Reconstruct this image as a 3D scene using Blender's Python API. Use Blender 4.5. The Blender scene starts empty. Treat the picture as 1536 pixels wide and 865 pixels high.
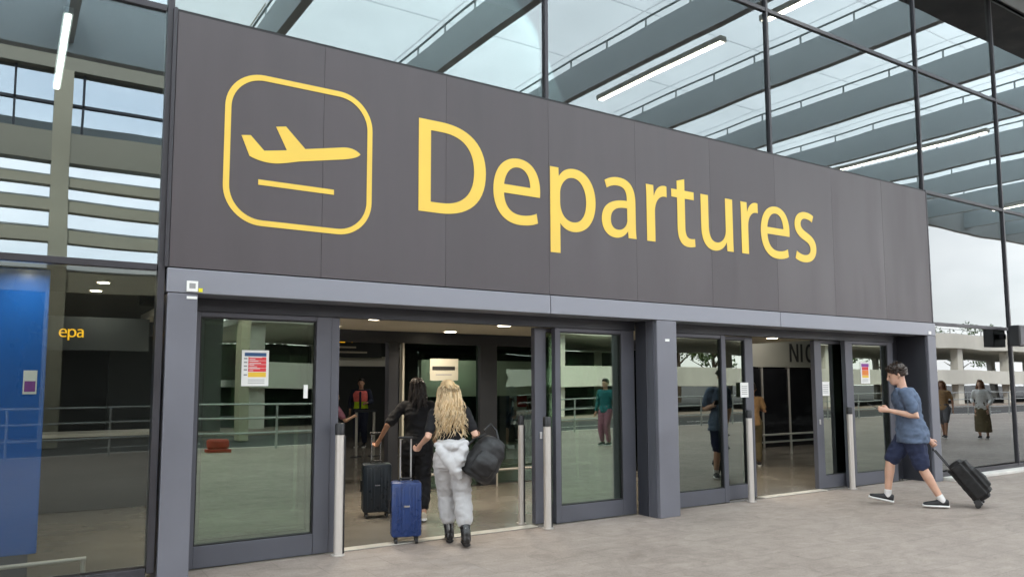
import bpy, bmesh, math, random
from math import radians as rad, sin, cos, pi
from mathutils import Vector as V, Matrix, noise
random.seed(7)
SC = bpy.context.scene
COL = SC.collection

# ------------------------------------------------------------------ camera
F_PX, PITCH, YAW, ROLL, CY = 1157.3, rad(5.305), rad(33.019), rad(-0.204), 468.2
fw = V((sin(YAW)*cos(PITCH), cos(YAW)*cos(PITCH), sin(PITCH)))
r0 = V((cos(YAW), -sin(YAW), 0)); u0 = r0.cross(fw)
rr = cos(ROLL)*r0 + sin(ROLL)*u0; uu = -sin(ROLL)*r0 + cos(ROLL)*u0
cam = bpy.data.cameras.new('camera'); camo = bpy.data.objects.new('camera', cam); COL.objects.link(camo)
m = Matrix((rr, uu, -fw)).transposed().to_4x4(); m.translation = V((0, -6.991, 1.62)); camo.matrix_world = m
cam.sensor_width = 36; cam.lens = F_PX/1536*36; cam.shift_y = (CY-432.5)/1536
cam.clip_start = 0.05; cam.clip_end = 2000
SC.camera = camo

# ------------------------------------------------------------------ world, sun, exposure
SUN_EL, SUN_AZ = rad(50), rad(315)      # azimuth from +Y clockwise: behind the terminal, so the entrance is in soft shade
W = bpy.data.worlds.new('World'); SC.world = W; W.use_nodes = True
nt = W.node_tree; nt.nodes.clear()
sky = nt.nodes.new('ShaderNodeTexSky'); sky.sky_type = 'NISHITA'; sky.sun_disc = False
sky.sun_elevation = SUN_EL; sky.sun_rotation = SUN_AZ; sky.air_density = 1.2; sky.dust_density = 2.0; sky.ozone_density = 1.5
tc = nt.nodes.new('ShaderNodeTexCoord'); mp = nt.nodes.new('ShaderNodeMapping'); mp.inputs['Scale'].default_value = (1, 1, 2.6)
nz = nt.nodes.new('ShaderNodeTexNoise'); nz.inputs['Scale'].default_value = 2.1; nz.inputs['Detail'].default_value = 7; nz.inputs['Roughness'].default_value = .55
cr = nt.nodes.new('ShaderNodeValToRGB'); cr.color_ramp.elements[0].position = .34; cr.color_ramp.elements[1].position = .62
cr.color_ramp.elements[0].color = (.45, .45, .45, 1); cr.color_ramp.elements[1].color = (.95, .95, .95, 1)
mx = nt.nodes.new('ShaderNodeMix'); mx.data_type = 'RGBA'; mx.inputs[7].default_value = (11.8, 11.75, 11.95, 1)
bg = nt.nodes.new('ShaderNodeBackground'); bg.inputs['Strength'].default_value = .12
wo = nt.nodes.new('ShaderNodeOutputWorld')
for a, b in ((tc.outputs['Generated'], mp.inputs[0]), (mp.outputs[0], nz.inputs['Vector']), (nz.outputs['Fac'], cr.inputs[0]),
             (cr.outputs[0], mx.inputs[0]), (sky.outputs[0], mx.inputs[6]), (mx.outputs[2], bg.inputs[0]), (bg.outputs[0], wo.inputs[0])):
    nt.links.new(a, b)
sd = bpy.data.lights.new('sun', 'SUN'); sd.energy = 2.2; sd.angle = rad(10); sd.color = (1, .96, .9)
so = bpy.data.objects.new('sun', sd); COL.objects.link(so); so.location = (-20, 30, 40)
sv = V((sin(SUN_AZ)*cos(SUN_EL), cos(SUN_AZ)*cos(SUN_EL), sin(SUN_EL)))
so.rotation_euler = (-sv).to_track_quat('-Z', 'Y').to_euler()
vs = SC.view_settings; vs.view_transform = 'Standard'; vs.look = 'None'; vs.exposure = 1.32; vs.gamma = 1
SC.render.engine = 'CYCLES'
cy = SC.cycles; cy.max_bounces = 10; cy.diffuse_bounces = 4; cy.glossy_bounces = 5; cy.transparent_max_bounces = 24; cy.transmission_bounces = 6
cy.caustics_reflective = False; cy.caustics_refractive = False; cy.use_denoising = True; cy.sample_clamp_indirect = 6

# ------------------------------------------------------------------ materials
MATS = {}
def mat(name, col, rough=.5, metal=0, var=.08, scale=3, bump=0, bscale=40, spec=.5, detail=5, stretch=(1, 1, 1), rvar=.1, obj=False, coat=0, sss=0):
    m = bpy.data.materials.new(name); m.use_nodes = True; nt = m.node_tree; n = nt.nodes; L = nt.links.new
    b = n['Principled BSDF']; b.inputs['Roughness'].default_value = rough; b.inputs['Metallic'].default_value = metal
    b.inputs['Specular IOR Level'].default_value = spec; b.inputs['Coat Weight'].default_value = coat
    if sss: b.inputs['Subsurface Weight'].default_value = sss; b.inputs['Subsurface Radius'].default_value = (.02, .008, .004)
    if obj:
        t = n.new('ShaderNodeTexCoord'); src = t.outputs['Object']
    else:
        t = n.new('ShaderNodeNewGeometry'); src = t.outputs['Position']
    mp = n.new('ShaderNodeMapping'); mp.inputs['Scale'].default_value = stretch; L(src, mp.inputs[0])
    z = n.new('ShaderNodeTexNoise'); z.inputs['Scale'].default_value = scale; z.inputs['Detail'].default_value = detail; L(mp.outputs[0], z.inputs['Vector'])
    mr = n.new('ShaderNodeMapRange'); mr.inputs[1].default_value = .3; mr.inputs[2].default_value = .7
    mr.inputs[3].default_value = 1-var; mr.inputs[4].default_value = 1+var; L(z.outputs['Fac'], mr.inputs[0])
    mu = n.new('ShaderNodeVectorMath'); mu.operation = 'SCALE'; mu.inputs[0].default_value = col[:3]; L(mr.outputs[0], mu.inputs['Scale']); L(mu.outputs[0], b.inputs['Base Color'])
    if rvar:
        m2 = n.new('ShaderNodeMapRange'); m2.inputs[1].default_value = .3; m2.inputs[2].default_value = .7
        m2.inputs[3].default_value = max(0, rough-rvar); m2.inputs[4].default_value = min(1, rough+rvar); L(z.outputs['Fac'], m2.inputs[0]); L(m2.outputs[0], b.inputs['Roughness'])
    if bump:
        z2 = n.new('ShaderNodeTexNoise'); z2.inputs['Scale'].default_value = bscale; z2.inputs['Detail'].default_value = 4; L(mp.outputs[0], z2.inputs['Vector'])
        bp = n.new('ShaderNodeBump'); bp.inputs['Strength'].default_value = 1; bp.inputs['Distance'].default_value = bump
        L(z2.outputs['Fac'], bp.inputs['Height']); L(bp.outputs[0], b.inputs['Normal'])
    MATS[name] = m; return m

def glass(name, base, k, trans, refl, wave=.0015, wscale=.5):
    m = bpy.data.materials.new(name); m.use_nodes = True; nt = m.node_tree; n = nt.nodes; n.clear(); L = nt.links.new
    o = n.new('ShaderNodeOutputMaterial'); mx = n.new('ShaderNodeMixShader'); t = n.new('ShaderNodeBsdfTransparent'); g = n.new('ShaderNodeBsdfGlossy')
    t.inputs[0].default_value = (*trans, 1); g.inputs[0].default_value = (*refl, 1); g.inputs['Roughness'].default_value = .004
    f = n.new('ShaderNodeFresnel'); f.inputs[0].default_value = 1.5
    ma = n.new('ShaderNodeMath'); ma.operation = 'MULTIPLY_ADD'; ma.inputs[1].default_value = k; ma.inputs[2].default_value = base; ma.use_clamp = True
    L(f.outputs[0], ma.inputs[0]); L(ma.outputs[0], mx.inputs[0]); L(t.outputs[0], mx.inputs[1]); L(g.outputs[0], mx.inputs[2]); L(mx.outputs[0], o.inputs[0])
    if wave:
        ge = n.new('ShaderNodeNewGeometry'); z = n.new('ShaderNodeTexNoise'); z.inputs['Scale'].default_value = wscale; z.inputs['Detail'].default_value = 1
        L(ge.outputs['Position'], z.inputs['Vector']); bp = n.new('ShaderNodeBump'); bp.inputs['Distance'].default_value = wave*6; bp.inputs['Strength'].default_value = 1
        L(z.outputs['Fac'], bp.inputs['Height']); L(bp.outputs[0], g.inputs['Normal'])
    MATS[name] = m; return m

def emit(name, col, s, base=(.8, .8, .8)):
    m = bpy.data.materials.new(name); m.use_nodes = True; nt = m.node_tree; n = nt.nodes
    b = n['Principled BSDF']; b.inputs['Base Color'].default_value = (*base, 1); b.inputs['Emission Color'].default_value = (*col, 1); b.inputs['Emission Strength'].default_value = s
    MATS[name] = m; return m

def translucent(name, col, tr):
    m = bpy.data.materials.new(name); m.use_nodes = True; nt = m.node_tree; n = nt.nodes; n.clear(); L = nt.links.new
    o = n.new('ShaderNodeOutputMaterial'); a = n.new('ShaderNodeMixShader'); a.inputs[0].default_value = tr
    t = n.new('ShaderNodeBsdfTranslucent'); t.inputs[0].default_value = (*col, 1); p = n.new('ShaderNodeBsdfTransparent'); p.inputs[0].default_value = (.87, .93, .95, 1)
    g = n.new('ShaderNodeNewGeometry'); z = n.new('ShaderNodeTexNoise'); z.inputs['Scale'].default_value = .6; z.inputs['Detail'].default_value = 4; L(g.outputs['Position'], z.inputs['Vector'])
    mr = n.new('ShaderNodeMapRange'); mr.inputs[3].default_value = .85; mr.inputs[4].default_value = 1.05; L(z.outputs['Fac'], mr.inputs[0])
    mu = n.new('ShaderNodeVectorMath'); mu.operation = 'SCALE'; mu.inputs[0].default_value = col; L(mr.outputs[0], mu.inputs['Scale']); L(mu.outputs[0], t.inputs[0])
    L(t.outputs[0], a.inputs[1]); L(p.outputs[0], a.inputs[2]); L(a.outputs[0], o.inputs[0]); MATS[name] = m; return m

def leafmat(name, col):
    m = mat(name, col, .55, 0, .45, 2.5, rvar=0); return m

def paving(name):
    m = bpy.data.materials.new(name); m.use_nodes = True; nt = m.node_tree; n = nt.nodes; L = nt.links.new
    b = n['Principled BSDF']; g = n.new('ShaderNodeNewGeometry')
    def noi(s, d, st=(1, 1, 1), rough=.55, dist=0):
        mp = n.new('ShaderNodeMapping'); mp.inputs['Scale'].default_value = st; mp.inputs['Rotation'].default_value = (0, 0, .5); L(g.outputs['Position'], mp.inputs[0])
        z = n.new('ShaderNodeTexNoise'); z.inputs['Scale'].default_value = s; z.inputs['Detail'].default_value = d; z.inputs['Roughness'].default_value = rough; z.inputs['Distortion'].default_value = dist; L(mp.outputs[0], z.inputs['Vector']); return z
    big = noi(.45, 4); mid = noi(3.4, 8, (1, 1.5, 1), .72, .9); fine = noi(55, 4, (1, 1, 1), .7); spot = noi(9, 2)
    r = n.new('ShaderNodeValToRGB'); e = r.color_ramp.elements; e[0].position = .34; e[0].color = (.165, .131, .109, 1); e[1].position = .66; e[1].color = (.42, .355, .31, 1)
    a1 = n.new('ShaderNodeMath'); a1.operation = 'MULTIPLY_ADD'; a1.inputs[1].default_value = .40; L(mid.outputs['Fac'], a1.inputs[0])
    a2 = n.new('ShaderNodeMath'); a2.operation = 'MULTIPLY_ADD'; a2.inputs[1].default_value = .28; L(big.outputs['Fac'], a2.inputs[0])
    a3 = n.new('ShaderNodeMath'); a3.operation = 'MULTIPLY'; a3.inputs[1].default_value = .32; L(fine.outputs['Fac'], a3.inputs[0])
    L(a3.outputs[0], a2.inputs[2]); L(a2.outputs[0], a1.inputs[2]); L(a1.outputs[0], r.inputs[0])
    sp = n.new('ShaderNodeMapRange'); sp.inputs[1].default_value = .7; sp.inputs[2].default_value = .78; sp.inputs[3].default_value = 1; sp.inputs[4].default_value = .72; L(spot.outputs['Fac'], sp.inputs[0])
    bk = n.new('ShaderNodeTexBrick'); bk.inputs['Scale'].default_value = 1; bk.inputs['Brick Width'].default_value = .6; bk.inputs['Row Height'].default_value = .4; bk.inputs['Mortar Size'].default_value = .0045; bk.inputs['Mortar Smooth'].default_value = .4
    bk.inputs['Color1'].default_value = (.975, .975, .975, 1); bk.inputs['Color2'].default_value = (1.03, 1.03, 1.03, 1); bk.inputs['Mortar'].default_value = (.74, .73, .72, 1); bk.inputs['Bias'].default_value = 0
    L(g.outputs['Position'], bk.inputs['Vector'])
    mu = n.new('ShaderNodeVectorMath'); mu.operation = 'SCALE'; L(r.outputs[0], mu.inputs[0]); L(sp.outputs[0], mu.inputs['Scale'])
    m3 = n.new('ShaderNodeVectorMath'); m3.operation = 'MULTIPLY'; L(mu.outputs[0], m3.inputs[0]); L(bk.outputs['Color'], m3.inputs[1]); L(m3.outputs[0], b.inputs['Base Color'])
    b.inputs['Roughness'].default_value = .62; b.inputs['Specular IOR Level'].default_value = .4
    bp = n.new('ShaderNodeBump'); bp.inputs['Distance'].default_value = .006; L(a1.outputs[0], bp.inputs['Height']); L(bp.outputs[0], b.inputs['Normal'])
    MATS[name] = m; return m

paving('paving')
for _i, _k in enumerate((1.0, 1.035, .975)): mat('sign_grey_%d' % _i, (.070*_k, .059*_k, .065*_k), .40+.03*_i, 0, .09, 1.1, .0008, 2.2, stretch=(3, 1, .35))
mat('yellow', (.82, .56, .08), .45, 0, .05, 2)
mat('header', (.235, .242, .278), .38, .25, .05, 1.5, .0003, 90, stretch=(.4, 1, 1))
mat('pillar', (.165, .169, .198), .4, .2, .06, 1.4, .0003, 90)
mat('frame', (.10, .103, .124), .42, .2, .07, 2.0, .0003, 80)
mat('frame_dark', (.035, .037, .047), .45, .1, .08, 2)
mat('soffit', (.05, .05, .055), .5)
mat('mullion', (.045, .043, .05), .4, .3, .08, 2)
mat('gasket', (.012, .012, .014), .6)
mat('steel', (.60, .56, .52), .4, .35, .05, 3, .0002, 120, stretch=(1, 1, .05))
mat('chrome', (.6, .6, .6), .22, 1, .04)
mat('black_plastic', (.015, .015, .017), .4, 0, .1)
mat('black_gloss', (.012, .012, .014), .12, 0, .1)
mat('kerb_stone', (.62, .60, .56), .7, 0, .1, 4, .002, 30)
mat('threshold', (.55, .52, .46), .45, .3, .12, 5)
mat('lobby_floor', (.22, .20, .17), .2, 0, .09, 1.6, .0004, 30, rvar=.06)
mat('ceiling', (.66, .62, .53), .7, 0, .05, 1)
mat('hall_ceiling', (.2, .2, .19), .8, 0, .1, .6)
mat('hall_wall', (.07, .07, .07), .7, 0, .12, .4)
mat('dark_wall', (.035, .04, .04), .7, 0, .3, .5)
mat('white_panel', (.6, .58, .52), .6, 0, .05, 1)
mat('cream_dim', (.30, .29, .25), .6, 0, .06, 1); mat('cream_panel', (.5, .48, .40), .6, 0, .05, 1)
mat('blue_panel', (.003, .12, .52), .35, 0, .12, .8)
mat('paper', (.82, .82, .80), .6, 0, .02)
mat('ink_blue', (.03, .09, .22), .6); mat('ink_red', (.70, .05, .06), .6); mat('ink_yellow', (.85, .55, .05), .6)
mat('ink_orange', (.85, .25, .04), .6); mat('ink_purple', (.25, .05, .32), .6); mat('ink_grey', (.3, .3, .3), .6); mat('ink_black', (.02, .02, .02), .6)
mat('tag_yellow', (.80, .72, .02), .5)
mat('canopy_steel', (.38, .42, .435), .5, .1, .08, .8, stretch=(1, .2, 1))
mat('canopy_rail', (.28, .31, .31), .45, .3, .05)
mat('lightened_flange', (.42, .45, .46), .5, 0, .05, .8); mat('fascia', (.36, .37, .37), .5, 0, .08, .5)
mat('concrete', (.66, .635, .57), .8, 0, .13, .6, .004, 12, stretch=(1, 1, .35))
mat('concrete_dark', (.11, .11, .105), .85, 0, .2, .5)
mat('beige_clad', (.27, .255, .20), .6, 0, .1, .35, .001, 20, stretch=(.15, 1, 2))
mat('beige_trim', (.38, .35, .26), .6, 0, .1, .5)
mat('asphalt', (.05, .05, .052), .85, 0, .2, 1.2, .004, 60)
mat('road_paint', (.7, .7, .68), .6, 0, .15, 6)
mat('rail_metal', (.42, .43, .42), .4, .5, .1)
mat('bark', (.09, .065, .045), .9, 0, .3, 8, .01, 20)
leafmat('leaf_a', (.06, .105, .03)); leafmat('leaf_b', (.085, .12, .035))
mat('hedge_core', (.02, .035, .012), .9)
mat('skin_light', (.60, .36, .26), .5, 0, .06, 14, sss=.12, obj=True)
mat('skin_tan', (.42, .23, .15), .5, 0, .06, 14, sss=.1, obj=True)
mat('skin_dark', (.13, .07, .045), .5, 0, .06, 14, sss=.05, obj=True)
def cloth(n, c, v=.12): mat(n, c, .85, 0, v, 18, .0012, 260, spec=.25, obj=True)
cloth('tee_blue', (.105, .14, .21), .14); cloth('shorts_navy', (.028, .036, .075)); cloth('black_cloth', (.012, .012, .014)); cloth('jogger_grey', (.45, .445, .45), .06)
cloth('jogger_light', (.52, .515, .52), .06); cloth('mauve', (.28, .12, .17)); cloth('dark_navy', (.02, .025, .045)); cloth('white_cloth', (.7, .7, .68)); cloth('tan_cloth', (.36, .22, .11))
cloth('olive', (.13, .105, .06)); cloth('teal', (.02, .13, .15)); cloth('red_cloth', (.40, .03, .03)); cloth('hi_vis_yellow', (.55, .75, .03)); cloth('hi_vis_pink', (.85, .18, .16))
cloth('beige_cloth', (.45, .40, .32)); cloth('sock', (.75, .73, .72)); cloth('grey_cloth', (.14, .14, .15))
mat('boot', (.012, .011, .011), .3, 0, .2, 20, .001, 90, obj=True); mat('sneaker', (.014, .014, .016), .6, 0, .2, 40, .001, 160, obj=True); mat('sole_white', (.72, .71, .69), .6, obj=True)
mat('hair_blonde_light', (.72, .56, .35), .45, 0, .25, 20, obj=True); mat('hair_blonde', (.50, .345, .175), .45, 0, .3, 18, .001, 120, stretch=(1, 1, .25), obj=True)
mat('hair_brown', (.028, .015, .009), .45, 0, .35, 30, .0015, 120, obj=True); mat('hair_black', (.016, .011, .009), .4, 0, .35, 30, .001, 120, obj=True); mat('hair_auburn', (.16, .065, .025), .45, 0, .35, 30, obj=True)
mat('case_blue', (.016, .042, .15), .32, 0, .12, 12, .0004, 300, obj=True); mat('case_dark', (.012, .020, .030), .34, 0, .15, 12, obj=True)
mat('case_black_fabric', (.009, .008, .008), .8, 0, .25, 24, .003, 35, obj=True)
mat('bag_black', (.011, .011, .012), .55, 0, .3, 14, .003, 24, obj=True)
mat('rubber', (.02, .02, .02), .6); mat('alu', (.55, .55, .56), .3, .9, .05)
mat('red_plastic', (.33, .03, .015), .45); mat('bumper_dark', (.03, .03, .03), .6)
glass('glass_upper', .15, 1.0, (.50, .56, .54), (.93, .99, 1.0), .0008, .42)
glass('glass_left', .19, 1.3, (.60, .66, .68), (.86, .96, 1.0), .0008, .5)
glass('glass_left_low', .018, .9, (.90, .94, .92), (.95, .99, .96), .0008, .5)
glass('glass_right', .20, 1.2, (.70, .80, .77), (.95, .99, 1.0), .0008, .5)
glass('glass_door', .185, 1.15, (.60, .70, .62), (.90, 1.0, .89), .0007, .6)
glass('glass_inner', .04, 1.0, (.66, .80, .72), (.9, 1.0, .95), .0008, .6)
glass('glass_window', .75, 1.0, (.3, .34, .36), (.85, .93, 1.0), .001, .5)
translucent('canopy_panel', (.90, .95, .97), .40)
emit('glow_yellow', (1, .50, .01), .3, (.8, .5, .04)); emit('tube_light', (1, .93, .78), 9.0); emit('downlight', (1, .86, .62), 7.0); emit('fill_glow', (1, .95, .85), 2.2)

# ------------------------------------------------------------------ mesh helpers
class MB:
    def __init__(s): s.v = []; s.f = []; s.m = []
    def box(s, x0, x1, y0, y1, z0, z1, M=None, mi=0):
        b = len(s.v); P = [(x, y, z) for z in (z0, z1) for y in (y0, y1) for x in (x0, x1)]
        s.v += [tuple(M @ V(p)) for p in P] if M else P
        for q in ((0, 2, 3, 1), (4, 5, 7, 6), (0, 1, 5, 4), (2, 6, 7, 3), (0, 4, 6, 2), (1, 3, 7, 5)): s.f.append([b+i for i in q]); s.m.append(mi)
        return s
    def tube(s, pts, r, n=10, cap=True, mi=0, flat=1.0):
        pts = [V(p) for p in pts]; rs = r if isinstance(r, (list, tuple)) else [r]*len(pts); b = len(s.v)
        for i, p in enumerate(pts):
            d = (pts[min(i+1, len(pts)-1)]-pts[max(i-1, 0)]).normalized()
            a = d.cross(V((0, 0, 1)) if abs(d.z) < .9 else V((1, 0, 0))).normalized(); c = d.cross(a)
            for k in range(n):
                t = 2*pi*k/n; s.v.append(tuple(p+a*cos(t)*rs[i]+c*sin(t)*rs[i]*flat))
        for i in range(len(pts)-1):
            for k in range(n): s.f.append([b+i*n+k, b+i*n+(k+1) % n, b+(i+1)*n+(k+1) % n, b+(i+1)*n+k]); s.m.append(mi)
        if cap:
            s.f.append([b+k for k in range(n)][::-1]); s.m.append(mi); e = b+(len(pts)-1)*n; s.f.append([e+k for k in range(n)]); s.m.append(mi)
        return s
    def build(s, name, mt, parent=None, smooth=False, bevel=0, loc=None):
        me = bpy.data.meshes.new(name); me.from_pydata(s.v, [], s.f); me.validate()
        bm = bmesh.new(); bm.from_mesh(me); bmesh.ops.recalc_face_normals(bm, faces=bm.faces)
        if bevel:
            bmesh.ops.bevel(bm, geom=[e for e in bm.edges if len(e.link_faces) == 2 and e.calc_face_angle(0) > .6], offset=bevel, segments=2, affect='EDGES', profile=.5)
        bm.to_mesh(me); bm.free()
        for x in (mt if isinstance(mt, (list, tuple)) else [mt]): me.materials.append(MATS[x])
        if len(s.m) == len(me.polygons):
            for p, i in zip(me.polygons, s.m): p.material_index = i
        if smooth:
            for p in me.polygons: p.use_smooth = True
            try: me.set_sharp_from_angle(angle=rad(40))
            except Exception: pass
        o = bpy.data.objects.new(name, me); COL.objects.link(o); o.parent = parent
        if loc: o.location = loc
        return o
def box(name, mt, parent, x0, x1, y0, y1, z0, z1, bevel=.003): return MB().box(x0, x1, y0, y1, z0, z1).build(name, mt, parent, bevel=bevel)
def tag(o, label, cat, group=None):
    o['label'] = label; o['category'] = cat
    if group: o['group'] = group
    return o
def thing(name, label, cat, loc=(0, 0, 0), rz=0, group=None):
    o = bpy.data.objects.new(name, None); COL.objects.link(o); o.location = loc; o.rotation_euler = (0, 0, rz); o.empty_display_size = .2
    return tag(o, label, cat, group)
def struct(o): o['kind'] = 'structure'; return o
def dup(o, parent=None, **kw):
    c = o.copy(); COL.objects.link(c); c.parent = parent
    for ch in list(o.children): dup(ch, c)
    for k, v in kw.items():
        if k == 'label': c['label'] = v
        else: setattr(c, k, v)
    return c

def path(d, n=10):
    """tiny outline reader: M x,y  L x,y  C a b c ; returns closed loops"""
    t = d.replace(',', ' ').split(); i = 0; loops = []; cur = []
    while i < len(t):
        c = t[i]
        if c == 'M': cur = [V((float(t[i+1]), float(t[i+2])))]; loops.append(cur); i += 3
        elif c == 'L': cur.append(V((float(t[i+1]), float(t[i+2])))); i += 3
        elif c == 'C':
            p0 = cur[-1]; a, b, e = [V((float(t[i+1+2*k]), float(t[i+2+2*k]))) for k in range(3)]; i += 7
            for k in range(1, n+1):
                s = k/n; cur.append(p0*(1-s)**3+a*3*s*(1-s)**2+b*3*s*s*(1-s)+e*s**3)
        elif c == 'Z': i += 1
    return loops
def flat(name, loops, mt, parent, x, y, z, sc=.001, ext=.002, axis='xz'):
    cu = bpy.data.curves.new('tmp', 'CURVE'); cu.dimensions = '2D'; cu.fill_mode = 'BOTH'; cu.extrude = ext
    for lp in loops:
        q = [p for i, p in enumerate(lp) if (p-lp[i-1]).length > 1e-6]
        sp = cu.splines.new('POLY'); sp.points.add(len(q)-1)
        for pt, p in zip(sp.points, q): pt.co = (p.x*sc, p.y*sc, 0, 1)
        sp.use_cyclic_u = True
    o = bpy.data.objects.new('tmp', cu); COL.objects.link(o); dg = bpy.context.evaluated_depsgraph_get()
    me = bpy.data.meshes.new_from_object(o.evaluated_get(dg)); bpy.data.objects.remove(o); bpy.data.curves.remove(cu)
    me.transform(Matrix.Rotation(pi/2, 4, 'X')); me.name = name
    me.materials.clear(); me.materials.append(MATS[mt])
    ob = bpy.data.objects.new(name, me); COL.objects.link(ob); ob.parent = parent; ob.location = (x, y, z); return ob

# ------------------------------------------------------------------ ground
struct(MB().box(-300, 400, -400, 300, -.6, -.14).build('ground', 'asphalt'))
struct(MB().box(-40, 110, -13.6, .36, -.14, 0).build('pavement', 'paving'))
pk = struct(MB().box(-40, 110, -13.75, -13.6, -.14, .002).build('pavement_kerb', 'kerb_stone'))
struct(MB().box(-40, 110, -24.5, -21.4, -.14, -.01).build('far_pavement', 'paving'))
for i in range(16):
    a = -30+i*8.0
    struct(MB().box(a, a+3, -17.62, -17.5, -.14, -.136).build('road_marking', 'road_paint'))

# ------------------------------------------------------------------ terminal shell
FL = struct(box('lobby_floor', 'lobby_floor', None, -8, 32, .36, 26, -.14, .004, 0))
struct(box('hall_wall', 'hall_wall', None, -8, 32, 25.6, 26, .004, 11.2, 0))
struct(box('hall_wall', 'dark_wall', None, -8.3, -8, -.02, 26, -.1, 11.2, 0))
struct(box('hall_wall', 'dark_wall', None, 32, 32.3, -.02, 26, -.1, 11.2, 0))
struct(box('hall_ceiling', 'hall_ceiling', None, 1.36, 32, 3.95, 25.6, 3.3, 3.42, 0))
struct(box('hall_ceiling', 'hall_ceiling', None, -8, 1.36, 2.9, 25.6, 2.95, 3.1, 0))
struct(box('upper_floor_slab', 'dark_wall', None, 1.36, 32, .16, 3.9, 2.64, 3.0, 0))
struct(box('upper_floor_slab', 'dark_wall', None, -8, 1.36, .16, 2.88, 2.66, 2.94, 0))
struct(box('upper_wall', 'dark_wall', None, -8, 32, 9.0, 9.2, 3.45, 11.2, 0))
struct(box('terminal_roof', 'fascia', None, -8.3, 32.3, -.05, 26, 11.2, 11.5, 0))
struct(box('lobby_ceiling', 'ceiling', None, 1.36, 12.7, .80, 3.72, 2.42, 2.5, 0))
for i in range(5):
    struct(box('ceiling_slat', 'cream_panel' if i % 2 else 'frame_dark', None, 1.4, 12.7, .53+i*.05, .565+i*.05, 2.385, 2.42, 0))

# ------------------------------------------------------------------ curtain wall
cw = thing('curtain_wall', 'dark framed glass curtain wall around the big grey sign, mirroring the canopy', 'glass wall', (0, 0, 0))
XM = [-2.9, 1.04, 5.05, 9.0, 12.96, 15.72, 18.5, 22.4, 26.3, 30.2]
ZT = [2.61, 4.88, 7.03, 9.2]
for i in range(len(XM)-1):
    a, b = XM[i], XM[i+1]
    left = b < 1.2; right = a > 12.9
    levels = [(.14 if (left or right) else None, 2.61), (2.61, 4.88), (4.88, 7.03), (7.03, 9.2), (9.2, 11.15)]
    for k, (z0, z1) in enumerate(levels):
        if not (left or right) and k < 2: continue
        mt = ('glass_left' if k else 'glass_left_low') if left else ('glass_right' if (right and k == 0) else 'glass_upper')
        box('pane', mt, cw, a+.02, b-.02, .055, .067, z0+.02, z1-.02, 0)
for x in XM:
    w = .022
    if 1.1 < x < 12.9: box('mullion', 'mullion', cw, x-w, x+w, .02, .16, 4.885, 11.15)
    elif x > 12.9: box('mullion', 'mullion', cw, x-w, x+w, .02, .16, .1 if x > 13 else 4.885, 11.15)
    else: box('mullion', 'mullion', cw, x-w-.01, x+w, .02, .16, .1, 11.15)
for z in ZT:
    for (a, b) in ([(-8, 1.0)] if z < 4.9 else []) + ([(13.05, 32)] if z == 2.61 else []) + ([(13.0, 32)] if z == 4.88 else []) + ([(-8, 32)] if z > 5 else []):
        box('transom', 'mullion', cw, a, b, .026, .15, z-.028, z+.028)
box('base_rail', 'mullion', cw, -8, 1.0, .026, .15, .04, .14); box('base_rail', 'mullion', cw, 13.05, 32, .026, .15, .06, .135)
struct(box('glass_wall_kerb', 'kerb_stone', None, 13.1, 60, -.16, .3, 0, .06, .012))
struct(box('glass_wall_kerb', 'kerb_stone', None, -8, 1.0, -.06, .3, 0, .05, .012))

# ------------------------------------------------------------------ departures sign
sg = thing('departures_sign', 'wide dark grey fascia sign reading Departures in yellow beside a plane symbol', 'sign', (0, 0, 2.615))
X0, X1, S0, S1 = 1.086, 12.96, 2.615, 4.859
for i in range(9):
    a = X0+(X1-X0)*i/9; b = X0+(X1-X0)*(i+1)/9
    MB().box(a+.0012, b-.0012, -.004+.0006*random.random(), .05, 0.004, S1-S0).build('sign_panel', 'sign_grey_%d' % (i % 3), sg, bevel=.0015)
MB().box(X0-.02, X1+.02, .012, .12, S1-S0, S1-S0+.03).build('top_trim', 'gasket', sg)
MB().box(X0-.035, X0-.004, -.012, .12, 0, S1-S0+.03).build('side_trim', 'mullion', sg)
MB().box(X1+.004, X1+.03, -.008, .12, 0, S1-S0+.03).build('side_trim', 'mullion', sg)
MB().box(X0, X1, .05, .12, 0.01, S1-S0-.01).build('backing', 'gasket', sg)
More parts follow.
